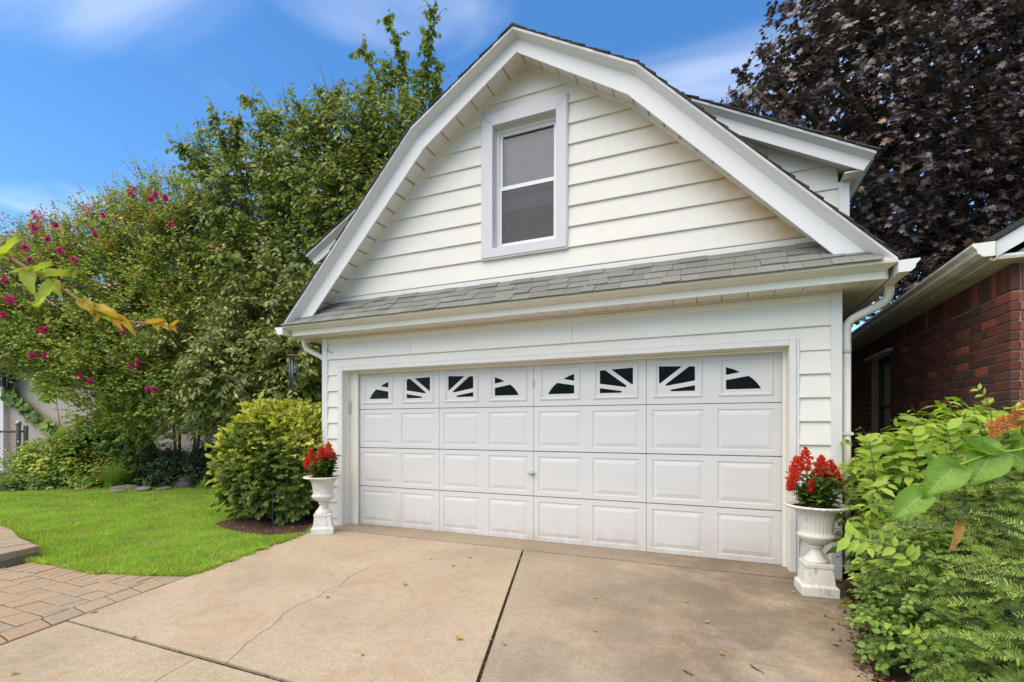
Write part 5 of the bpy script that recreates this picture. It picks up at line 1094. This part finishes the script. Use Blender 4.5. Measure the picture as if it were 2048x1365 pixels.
# yew: two-ranked needle sprays
def yew(name, label, base, blobs, n_, mat, matold, L=.17, nl=.026):
    t = thing(name, base, label, 'shrub'); cp, cdv = blob_clusters(blobs, n_, .9, .55); cp[:, 2] = np.maximum(cp[:, 2], .05)
    n = len(cp); d = nrm(cdv*.7+unit(n)*.55+np.array([-.45, -.2, -.05])); d[:, 2] -= .1; d = nrm(d); LL = L*(.6+.8*rng.random(n)); s_ = nrm(np.cross(d, cdv*.8+np.array([-.3, -.4, .5])+.3*unit(n))); upv = np.cross(s_, d)
    Mn = 44; tt = np.linspace(.04, 1, Mn); pos, al, nn = [], [], []
    side = np.where(np.arange(Mn) % 2, 1., -1.)
    pos = cp[:, None]+d[:, None]*(LL[:, None]*tt)[..., None]-np.array([0, 0, .22])*(LL[:, None]*tt**2)[..., None]
    al = s_[:, None]*side[None, :, None]*.9+d[:, None]*.5+rng.normal(size=(n, Mn, 3))*.12; nnm = np.broadcast_to(upv[:, None], (n, Mn, 3))
    taper = np.clip(1.25-tt, .45, 1)
    sz = nl*(.8+.4*rng.random((n, Mn)))*taper
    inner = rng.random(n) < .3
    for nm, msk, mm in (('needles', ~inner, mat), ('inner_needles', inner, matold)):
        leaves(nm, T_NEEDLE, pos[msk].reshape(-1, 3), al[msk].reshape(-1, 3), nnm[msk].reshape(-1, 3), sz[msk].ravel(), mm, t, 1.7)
    twigs_mesh('twigs', cp, cp+d*LL[:, None]-np.array([0, 0, .22])*LL[:, None], .0014, M['twig'], t)
    mb = MB()
    for c, r in blobs:
        c = Vector(c); p = smooth_path([Vector(base)+Vector((random.uniform(-.1, .1), random.uniform(-.1, .1), -.03)), c.lerp(Vector(base), .5)+Vector((0, 0, .08)), c], 4); mb.tube(p, list(np.linspace(.025, .008, len(p))), 6)
        for q in range(7):
            e = c+Vector(unit(1)[0])*r*.85; mb.tube([c, c.lerp(e, .5)+Vector((0, 0, .02)), e], [.007, .005, .003], 5)
    mb.build('branches', M['bark'], t, True, fix=False); return t
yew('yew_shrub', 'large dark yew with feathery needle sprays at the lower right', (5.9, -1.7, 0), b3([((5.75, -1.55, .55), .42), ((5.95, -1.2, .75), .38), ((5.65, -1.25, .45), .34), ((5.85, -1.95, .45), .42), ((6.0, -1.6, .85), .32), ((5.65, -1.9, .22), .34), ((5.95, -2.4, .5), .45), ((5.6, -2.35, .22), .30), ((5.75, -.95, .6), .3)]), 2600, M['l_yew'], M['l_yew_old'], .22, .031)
# dead orange yew spray on top
od = thing('dead_spray', (6.0, -1.25, .9), 'orange dead needle spray on top of the yew', 'branch'); D = 2.75
paths = [[(1960, 905), (1990, 870), (2030, 830), (2060, 800)], [(1985, 875), (1995, 850), (2008, 838)], [(2000, 860), (2025, 850), (2050, 845)], [(1975, 890), (1985, 862), (1980, 850)], [(2010, 850), (2030, 838), (2050, 815)]]
mb = MB(); pos = []; al = []
for L in paths:
    p = smooth_path([P(u, v, D) for u, v in L], 8); mb.tube(p, .004, 5)
    for i in range(1, len(p)):
        for q in range(7): d = np.array((p[i]-p[i-1]).normalized()); pos.append(np.array(p[i])+unit(1)[0]*.004); s_ = nrm(np.cross(d, FW+unit(1)[0]*.4))*random.choice([-1, 1]); al.append(d*.6+s_*.8)
mb.tube([P(1960, 905, D), P(1930, 960, D+.05), P(1925, 1050, D+.1)], [.005, .007, .009], 6)
mb.build('stem', M['twig'], od, True, fix=False); pos = np.array(pos); leaves('needles', T_NEEDLE, pos, np.array(al), -FW[None]+unit(len(pos))*.3, .03*(.7+.5*rng.random(len(pos))), M['l_orange'], od, 1.6)
# big heart-leaved shoot in front of the yew
def big_leaf(mb_V, base, tip, width, nrm_v):
    base, tip = np.array(base), np.array(tip); a = tip-base; L = np.linalg.norm(a); a = a/L; s_ = nrm(np.cross(a, nrm_v)); z = np.cross(s_, a); rows = 9; V = []; F = []
    prof = [.0, .74, .98, .98, .84, .64, .42, .2, .0]; back = [.0, -.11, -.05, 0, 0, 0, 0, 0, 0]
    for i in range(rows):
        t = i/(rows-1)
        for j in range(-3, 4):
            x = j/3*prof[i]*width/2; y = (t+back[i]*abs(j)/1.5)*L; h = -.18*abs(x)*1.0-.12*L*t*t+.035*L*math.sin(t*17+j)*(abs(j)/3)+.2*L*(abs(j)/3)**1.5; V.append(base+a*y+s_*x+z*h)
    k = len(mb_V[0]); mb_V[0].extend(V); mb_V[1].extend([(k+i*7+j, k+i*7+j+1, k+(i+1)*7+j+1, k+(i+1)*7+j) for i in range(rows-1) for j in range(6)])
D = 1.9; bl = thing('broadleaf_shoot', tuple(P(2110, 900, D)), 'shoot with large heart-shaped bright leaves hanging in front of the yew', 'branch')
p = smooth_path([P(2330, 1500, D+.35), P(2260, 1050, D+.2), P(2150, 880, D), P(2040, 900, D), P(1975, 910, D), P(1905, 937, D), P(1870, 960, D), P(1835, 1000, D)], 5); MB().tube(p, list(np.linspace(.007, .0025, len(p))), 6).build('stem', M['l_bright'], bl, True, fix=False)
M['vein'] = simple('leaf_vein', (.38, .52, .14), .5, .05)
def bigl(name, specs, par, mat, D):
    for (u0, v0, u1, v1, w, dd) in specs:
        acc = ([], []); big_leaf(acc, P(u0, v0, D+dd), P(u1, v1, D+dd-.02), w*D/FPX, -FW*.75+np.array([0, 0, .85])+unit(1)[0]*.35); lo = fast(name, np.array(acc[0]), np.array(acc[1]), mat, par, True)
        if w > 40:
            A = np.array(acc[0]).reshape(9, 7, 3); mb = MB(); rv = .0011; lift = -FW*.0012; mb.tube([A[i, 3]+lift for i in range(9)], list(np.linspace(rv*1.5, rv*.4, 9)), 4)
            for i in range(1, 7):
                for e in (0, 6):
                    i2 = min(i+1, 8); mb.tube([A[i, 3]+lift, (A[i, 3+(1 if e else -1)]+A[i2, 3+(1 if e else -1)])/2+lift, A[i2, 3+(2 if e else -2)]+lift], [rv*.8, rv*.6, rv*.3], 4)
            mb.build('vein', M['vein'], lo, True, fix=False)
bigl('leaf', [(1985, 905, 1940, 975, 70, 0), (1908, 935, 1842, 998, 64, -.02), (1842, 992, 1778, 1044, 52, -.03), (1990, 902, 1918, 893, 48, .03), (2025, 905, 2055, 945, 70, 0), (1960, 910, 1925, 872, 50, .04), (1880, 955, 1855, 905, 50, .05), (2045, 895, 2035, 860, 45, .03)], bl, leafm('big_leaf', [(0, (.15, .31, .035)), (1, (.22, .40, .06))], .4, .38, big=22), D)
bigl('withered_leaf', [(1912, 1048, 1904, 1100, 22, .05)], bl, M['l_fallen'], D)
# low shoots at the front of the border
def shoot(name, label, path, D, mat, size, n=9, r_=.0035, wid=.95):
    pts = smooth_path([P(u, v, D) for u, v in path], 4); t = thing(name, tuple(pts[0]), label, 'branch'); MB().tube(pts, list(np.linspace(r_, r_*.4, len(pts))), 5).build('stem', M['twig'], t, True, fix=False)
    idx = np.linspace(1, len(pts)-1, n).astype(int); pos = np.array([pts[i] for i in idx for s_ in (0, 1)]); al = []
    for i in idx:
        d = np.array((pts[i]-pts[i-1]).normalized()); s_ = nrm(np.cross(d, FW)); al += [d*.5+s_*.9+unit(1)[0]*.25, d*.5-s_*.9+unit(1)[0]*.25]
    al = np.array(al); nv = -FW[None]*.6+np.array([0, 0, .8])+unit(len(pos))*.3; zz_ = size*(.7+.5*rng.random(len(pos)))
    for q in range(len(pos)): leaves('leaf', T_OVAL, pos[q:q+1], al[q:q+1], nv[q:q+1], zz_[q:q+1], mat, t, wid)
    return t
shoot('leafy_shoot', 'bright leafy shoot reaching over the driveway edge', [(1830, 1130), (1790, 1095), (1740, 1085), (1700, 1075)], 2.5, M['l_bright'], .085, 7)
shoot('leafy_shoot', 'upright bright shoot beside the low small-leaved shrub', [(1885, 1335), (1860, 1300), (1840, 1275), (1822, 1262)], 2.3, M['l_bright'], .055, 6)
shoot('leafy_shoot', 'thin green shoot standing up against the brick wall', [(1985, 850), (1980, 820), (1970, 795), (1958, 780)], 2.9, M['l_bright'], .055, 5)
shoot('leafy_shoot', 'thin stem with two leaves crossing in front of the right urn', [(1720, 1110), (1680, 1080), (1650, 1065), (1640, 1060)], 3.7, M['l_mid'], .055, 4)
for i, (u, v, lab) in enumerate([(1742, 880, 'leaf rosette topping the shrub nearest the garage corner'), (1830, 872, 'leafy shoot topping the middle of the bright shrub'), (1900, 860, 'leafy shoot topping the shrub below the brick corner')]):
    shoot('leafy_shoot', lab, [(u+12, v+110), (u+6, v+60), (u, v+25), (u-4, v)], 3.3-.12*i, M['l_bright'], .11, 7, wid=1.)
# --- branch hanging into view at the upper left, near the camera
fb = thing('overhanging_branch', (1.0, -4.95, 0), 'thin branch with yellow-green and orange leaves reaching in from the left', 'branch'); D = 1.5
main = [(1.0, -4.95, -.02), (.95, -4.9, .8), (1.2, -4.75, 1.6), tuple(P(-160, 430, D)), tuple(P(-60, 480, D)), tuple(P(0, 505, D)), tuple(P(60, 540, D)), tuple(P(120, 575, D)), tuple(P(170, 608, D)), tuple(P(230, 638, D)), tuple(P(300, 648, D)), tuple(P(356, 655, D))]
p = smooth_path(main, 6); MB().tube(p, list(np.interp(np.arange(len(p)), [0, 30, len(p)-1], [.012, .006, .0018])), 6).build('stem', simple('young_bark', (.30, .17, .08), .7, .2, 30), fb, True, fix=False)
gl = leafm('branch_leaf', [(0, (.26, .40, .05)), (.6, (.40, .48, .07)), (1, (.55, .50, .08))], .5, .4, big=9); ol = leafm('branch_leaf_tip', [(0, (.50, .44, .06)), (.6, (.58, .40, .06)), (1, (.60, .24, .05))], .5, .4, big=9)
bigl('leaf', [(55, 540, 18, 545, 24, 0), (60, 542, 68, 590, 30, -.02), (70, 545, 105, 525, 20, 0), (85, 555, 140, 545, 26, .02), (110, 570, 70, 615, 34, -.02), (105, 568, 125, 595, 26, 0), (20, 515, -15, 500, 26, 0), (10, 510, 40, 470, 26, 0), (-40, 490, -20, 540, 34, 0), (175, 612, 200, 632, 22, 0), (212, 630, 222, 645, 16, 0)], fb, gl, D)
bigl('orange_leaf', [(165, 605, 185, 630, 24, -.01), (190, 620, 240, 635, 24, 0), (205, 628, 190, 645, 18, 0), (230, 638, 246, 664, 14, 0), (240, 640, 272, 672, 14, 0), (300, 648, 330, 640, 12, 0), (310, 650, 318, 664, 12, 0), (345, 654, 358, 640, 8, 0), (345, 655, 356, 668, 8, 0), (325, 652, 340, 662, 10, 0)], fb, ol, D)
# ================================================================== URNS, SMALL THINGS
def urn_mat(name, rust):
    m, n, b, o = nodes(name); c = ramp(n, nnoise(n, 7, 5, .6), [(.3, (.62, .60, .52)), (.7, (.74, .73, .69))])
    c = mixc(n, ramp(n, nnoise(n, 16, 7, .7, sc=(1, 1, .45)), [(.57-rust, 0.), (.69-rust*.6, .85)]), c, (.38, .19, .055))
    c = mixc(n, ramp(n, nnoise(n, 55, 5, .7), [(.66, 0.), (.72, .8)]), c, (.20, .10, .05))
    n.links.new(c, b.inputs['Base Color']); b.inputs['Roughness'].default_value = .55; bump(n, b, nnoise(n, 60, 5), .003, .5); return m
def urn(name, label, loc, rz, mat, seed):
    t = thing(name, loc, label, 'urn', local=True, rz=rz, group='cast iron urns flanking the garage door')
    t.scale = (.9, .9, .9)
    mb = MB(); sq = lambda h, z: [(-h, -h, z), (h, -h, z), (h, h, z), (-h, h, z)]
    lv = [(.138, 0), (.138, .075), (.128, .088), (.118, .092), (.102, .225), (.108, .232), (.108, .262), (.1, .268)]; V = []; F = []
    for h, z in lv: V += sq(h, z)
    for i in range(len(lv)-1): F += [(i*4+k, i*4+(k+1) % 4, (i+1)*4+(k+1) % 4, (i+1)*4+k) for k in range(4)]
    F += [(3, 2, 1, 0), tuple(range(len(lv)*4-4, len(lv)*4))]; mb.add(V, F).build('plinth', mat, t, bevel=.003)
    foot = [(.0, .268), (.098, .268), (.098, .278), (.088, .292), (.065, .318), (.048, .345), (.043, .37), (.045, .385), (.06, .39), (.06, .402), (.045, .41), (.0, .41)]
    V, F = lathe(foot, 64, lambda i, a: .035*abs(math.sin(a*10)) if 2 <= i <= 5 else 0); o = mk('foot', V, F, mat, t, True)
    bowl = [(.04, .408), (.075, .418), (.12, .448), (.14, .475), (.146, .49), (.143, .502), (.131, .51), (.126, .525), (.128, .56), (.134, .61), (.145, .66), (.165, .70), (.19, .725)]
    V, F = lathe(bowl, 96, lambda i, a: (-.045*abs(math.cos(a*14))**.8 if 6 <= i <= 11 else (-.05*abs(math.cos(a*14)) if 1 <= i <= 3 else 0))); mk('bowl', V, F, mat, t, True)
    rim = [(.185, .722), (.215, .722), (.238, .732), (.246, .742), (.240, .752), (.225, .752), (.2, .742), (.175, .735)]
    V, F = lathe(rim, 96, lambda i, a: .02*math.cos(a*28) if 2 <= i <= 4 else 0); mk('rim', V, F, mat, t, True)
    V, F = lathe([(.0, .72), (.19, .722)], 32); mk('potting_soil', V, F, M['soil'], t)
    return t
def celosia(label, loc, seed, heads, cat='flowers'):
    r_ = random.Random(seed); t = thing('celosia_plant', (loc[0], loc[1], .645), label, cat, 'red celosia planted in the urns'); L = np.array([loc[0], loc[1], .645]); heads = [(a*.92, b*1.22, c) for a, b, c in heads]
    mb = MB(); pos, al, nn = [], [], []
    for i in range(40):
        a = r_.uniform(0, 6.283); q = r_.uniform(.02, .14); b_ = L+np.array([math.cos(a)*q*.6, math.sin(a)*q*.6, 0]); e = L+np.array([math.cos(a)*q*1.35, math.sin(a)*q*1.35, r_.uniform(.12, .3)]); mb.tube([b_, (b_+e)/2+UP*.02, e], [.004, .0035, .002], 5)
        for k in range(20):
            tt = r_.uniform(.1, 1); p = b_*(1-tt)+e*tt; aa = r_.uniform(0, 6.283); pos.append(p); al.append([math.cos(aa), math.sin(aa), r_.uniform(-.2, .8)]); nn.append([0, 0, 1])
    for (du, dz, s_) in heads:
        c = L+RT*du+FW*r_.uniform(-.06, .06)+UP*dz; mb.tube([L+RT*du*.5+UP*.01, c], [.005, .004], 5)
    mb.build('stems', leafm('celosia_stem', [(0, (.12, .17, .04)), (1, (.2, .12, .05))], .2), t, True, fix=False)
    pos = np.array(pos); leaves('foliage', T_LANCE, pos, np.array(al, float), np.array(nn, float)+unit(len(pos))*.4, rng.uniform(.05, .1, len(pos)), leafm('celosia_leaf', [(0, (.05, .12, .02)), (.7, (.10, .19, .035)), (1, (.20, .24, .05))], .35), t, 1.6)
    for (du, dz, s_) in heads:
        c = L+RT*du+FW*r_.uniform(-.06, .06)+UP*dz; s_ = s_*1.2; n_ = int(170*s_/.05); h = rng.random(n_); wdt = s_*.5*np.sin(np.clip(.22+h*.78, 0, 1)*math.pi)**.9*rng.uniform(.6, 1.35, n_)
        ang = rng.random(n_)*6.283; p = c+np.stack([np.cos(ang)*wdt*rng.random(n_)**.5, np.sin(ang)*wdt*rng.random(n_)**.5, h*s_*1.9-.02], 1)
        d = np.stack([np.cos(ang)*.6, np.sin(ang)*.6, np.ones(n_)], 1)+unit(n_)*.6; leaves('plume', T_DIAMOND, p, d, unit(n_), .024*(.6+.8*rng.random(n_)), M['l_red'], t, 1.1)
    return t
RU = (5.03, -.55, -.002); LU = (-.03, -.44, 0)
urn('urn', 'white rusted urn on plinth at the right door jamb beside the bright shrub', RU, R(6), urn_mat('urn_right', .0), 1); urn('urn', 'white rusted urn on plinth at the left door jamb beside the golden shrub', LU, R(40), urn_mat('urn_left', .035), 2)
celosia('red feathery celosia growing in the right urn', RU, 3, [(-.21, .17, .06), (-.16, .20, .07), (-.085, .25, .075), (.03, .22, .065), (.07, .20, .07), (.115, .18, .07), (.155, .155, .065), (.19, .14, .055), (-.22, .12, .04), (-.065, .11, .04), (.105, .09, .045), (.0, .15, .045)])
celosia('red and orange celosia growing in the left urn', LU, 4, [(-.17, .20, .055), (-.14, .14, .06), (-.19, .12, .055), (-.1, .13, .05), (.0, .2, .065), (.05, .22, .075), (.08, .21, .07), (.13, .17, .055), (-.09, .04, .045), (.05, .14, .04), (-.03, .19, .06)])
# shepherd's hook
sh_ = thing('shepherd_hook', (-.49, -.76, 0), 'thin grey shepherd hook stake in front of the golden shrub', 'hook'); b_ = np.array([-.49, -.76, 0])
MB().tube(smooth_path([b_-UP*.05, b_+UP*.2, b_+UP*.44, b_+RT*.02+UP*.475, b_+RT*.07+UP*.485, b_+RT*.12+UP*.46, b_+RT*.145+UP*.42, b_+RT*.165+UP*.39, b_+RT*.185+UP*.4, b_+RT*.185+UP*.43], 4), .0045, 6).build('hook_rod', M['blackwire'], sh_, True)
# wind chime hung from the left gutter
wc0 = P(587, 712, 6.35); wc = thing('wind_chime', (wc0[0], wc0[1], wc0[2]-.5), 'wind chime with wooden disc and dark tubes left of the garage', 'wind chime'); gut = np.array([-.80, wc0[1], 2.44])
mb = MB(); mb.tube([wc0-UP*.008, wc0+UP*.008, wc0+UP*.02], [.075, .075, .03], 20); mb.build('top_disc', simple('brown_wood', (.22, .11, .05), .6, .2, 20), wc)
mb = MB(); mb.tube([wc0+UP*.02, gut], .0015, 4)
for k in range(5): a = k*1.2566+.3; q = wc0+np.array([math.cos(a)*.045, math.sin(a)*.045, 0]); mb.tube([q, q-UP*.05], .001, 4)
mb.tube([wc0, wc0-UP*.28], .001, 4); mb.build('cord', M['gap'], wc)
tubem = simple('chime_tube', (.09, .10, .125), .35, .1, metal=.6)
for k in range(5): a = k*1.2566+.3; q = wc0+np.array([math.cos(a)*.045, math.sin(a)*.045, -.05]); MB().tube([q, q-UP*(.26+.045*k)+np.array([.01*(k % 2), 0, 0])], .012, 10).build('tube', tubem, wc, True)
MB().tube([wc0-UP*.2, wc0-UP*.215], .03, 14).build('clapper', simple('pale_clapper', (.6, .5, .38), .6), wc)
# stones
stm = simple('fieldstone', (.30, .25, .21), .9, .3, 12, 40, .01); std = simple('dark_stone', (.11, .10, .09), .9, .3, 10, 40, .01)
def rock(name, label, c, s_, mat, seed, group=None):
    bm = bmesh.new(); bmesh.ops.create_icosphere(bm, subdivisions=3, radius=1)
    for v in bm.verts: v.co *= 1+.22*noise.noise(v.co*1.3+Vector((seed*7.1, 0, 0)))+.07*noise.noise(v.co*4+Vector((0, seed*3.3, 0)))
    bmesh.ops.scale(bm, verts=bm.verts, vec=s_); me = bpy.data.meshes.new(name); bm.to_mesh(me); bm.free(); me.materials.append(mat)
    o = bpy.data.objects.new(name, me); o.location = c; o.rotation_euler = (0, 0, YAW+seed*.4); COL.objects.link(o); return tag(o, label, 'stone', group)
for i, (u, v, sx_, sz_, lab) in enumerate([(252, 973, .24, .05, 'long flat tan edging stone at the lawn edge'), (288, 976, .13, .05, 'short tan edging stone right of the long flat stone'), (235, 979, .12, .03, 'small tan stone left of the long flat stone')]): p = G(u, v+6); rock('edging_stone', lab, (p[0], p[1], sz_*.8), (sx_, .14, sz_), stm, i+1, 'edging stones')
for i, (u, v, s1, lab) in enumerate([(372, 955, .22, 'dark rounded pond stone left of the iris tuft'), (352, 945, .16, 'dark pond stone behind the others under the small tree'), (425, 960, .16, 'dark stone half hidden by the golden shrub'), (390, 930, .2, 'dark stone at the foot of the slender-leaved tree'), (362, 970, .12, 'small dark stone at the lawn edge by the pond')]): p = P(u, v, 10.2+.15*i); rock('pond_stone', lab, (p[0], p[1], max(.04, s1*.35)), (s1, s1*.8, s1*.7), std, i+6, 'dark pond stones')
for i, (u, v, lab) in enumerate([(330, 974, 'flat pale stone at the lawn edge left of the pond stones'), (400, 968, 'flat pale stone at the lawn edge near the golden shrub'), (440, 964, 'rightmost flat pale stone at the back lawn edge')]): p = G(u, v+6); rock('edging_stone', lab, (p[0], p[1], .03), (.2, .1, .03), stm, i+20, 'edging stones')
# fallen leaves on the concrete
rl = random.Random(8)
spots = [(1040, 1118), (980, 1281), (1008, 1289), (918, 1278), (906, 1132), (862, 1118), (1190, 1196), (1190, 1262), (1373, 1204), (1414, 1245), (1443, 1308), (1588, 1185), (725, 1310), (655, 1195), (268, 1275), (28, 1347), (187, 1225), (1660, 1235), (1671, 1290), (1685, 1205), (940, 1115), (810, 1170)]
T_BIG = T_OVAL
where = ['just right of the top of the long joint', 'resting on the long dark joint', 'just right of the long joint, lower one', 'left of the lower part of the long joint', 'in the middle of the left slab below the door', 'below the second door section, nearest the threshold', 'on the right slab near the long joint, upper one', 'on the right slab near the long joint, lower one', 'in the upper middle of the stained slab', 'in the centre of the stained slab', 'on the stained slab above the broken twig', 'at the foot of the right urn plinth', 'at the bottom edge of the left slab', 'left of the crack near its upper end', 'on the cross joint at lower left', 'near the lower left corner of the picture', 'where the pavers meet the cross joint', 'on the concrete below the right urn', 'beside the low shrub at the right edge of the concrete', 'just right of the right urn plinth', 'just left of the top of the long joint', 'right of the crack in the left slab']
for (u, v), wh in zip(spots, where):
    p = G(u, v, .004); T, F = T_OVAL; s_ = rl.uniform(.028, .05); a = rl.uniform(0, 6.28); V = [(s_*(x*1.6*math.cos(a)-(y-.5)*math.sin(a)), s_*(x*1.6*math.sin(a)+(y-.5)*math.cos(a)), s_*(abs(z)*1.6+.05+.25*(y-.5)**2)) for x, y, z in T]
    o = mk('fallen_leaf', V, F, M['l_fallen'], None); o.location = p; tag(o, 'small fallen leaf '+wh, 'leaf', 'fallen leaves on the driveway')
# twigs on the drive
for L, lab in (([(1500, 1330), (1512, 1338), (1520, 1342), (1530, 1348)], 'dark broken twig lying on the right of the driveway'), ([(1366, 1340), (1376, 1346), (1386, 1351)], 'thin short twig lying on the stained concrete')):
    pts = [G(u, v, .006) for u, v in L]; tag(MB().tube(smooth_path(pts, 3), [.002, .003, .0035, .003, .0025, .003, .002, .002, .0015, .001][:len(smooth_path(pts, 3))], 6).build('twig', M['gap'], None, True), lab, 'twig')
# leaf litter along the planted edge and in the mulch (uncountable)
n_ = 900; y = rng.uniform(-2.6, -.1, n_); x = np.array([rx(q) for q in y])-np.abs(rng.normal(size=n_))*.06+.06; pos = np.stack([x, y, np.full(n_, .002)], 1)
n2 = 1500; q = np.array(mulch_poly); x2 = rng.uniform(-1.9, -.2, n2); y2 = rng.uniform(-.95, .3, n2); k = inside(x2, y2, mulch_poly); pos = np.concatenate([pos, np.stack([x2[k], y2[k], np.full(k.sum(), .003)], 1)])
n3 = 260; x3 = rng.uniform(-1.7, .2, n3); pos = np.concatenate([pos, np.stack([x3, np.array([lawn_edge(a) for a in x3])+rng.uniform(-.02, .1, n3), np.full(n3, .008)], 1)])
n4 = 240; y4 = rng.uniform(-2.1, -.6, n4); pos = np.concatenate([pos, np.stack([edge_x(y4)+rng.normal(size=n4)*.025-.02, y4, np.full(n4, .004)], 1)])
M['l_litter'] = leafm('litter', [(0, (.06, .03, .018)), (.5, (.14, .07, .035)), (.85, (.28, .14, .05)), (1, (.42, .28, .08))], .15, .8)
lt = leaves('leaf_litter', T_DIAMOND, pos, unit(len(pos))*np.array([1, 1, .15]), np.array([0, 0, 1.])+unit(len(pos))*.4, rng.uniform(.012, .035, len(pos)), M['l_litter'], None, 1.6); tag(lt, 'brown dry leaf litter along the edges of bed and lawn', 'leaf litter', kind='stuff')
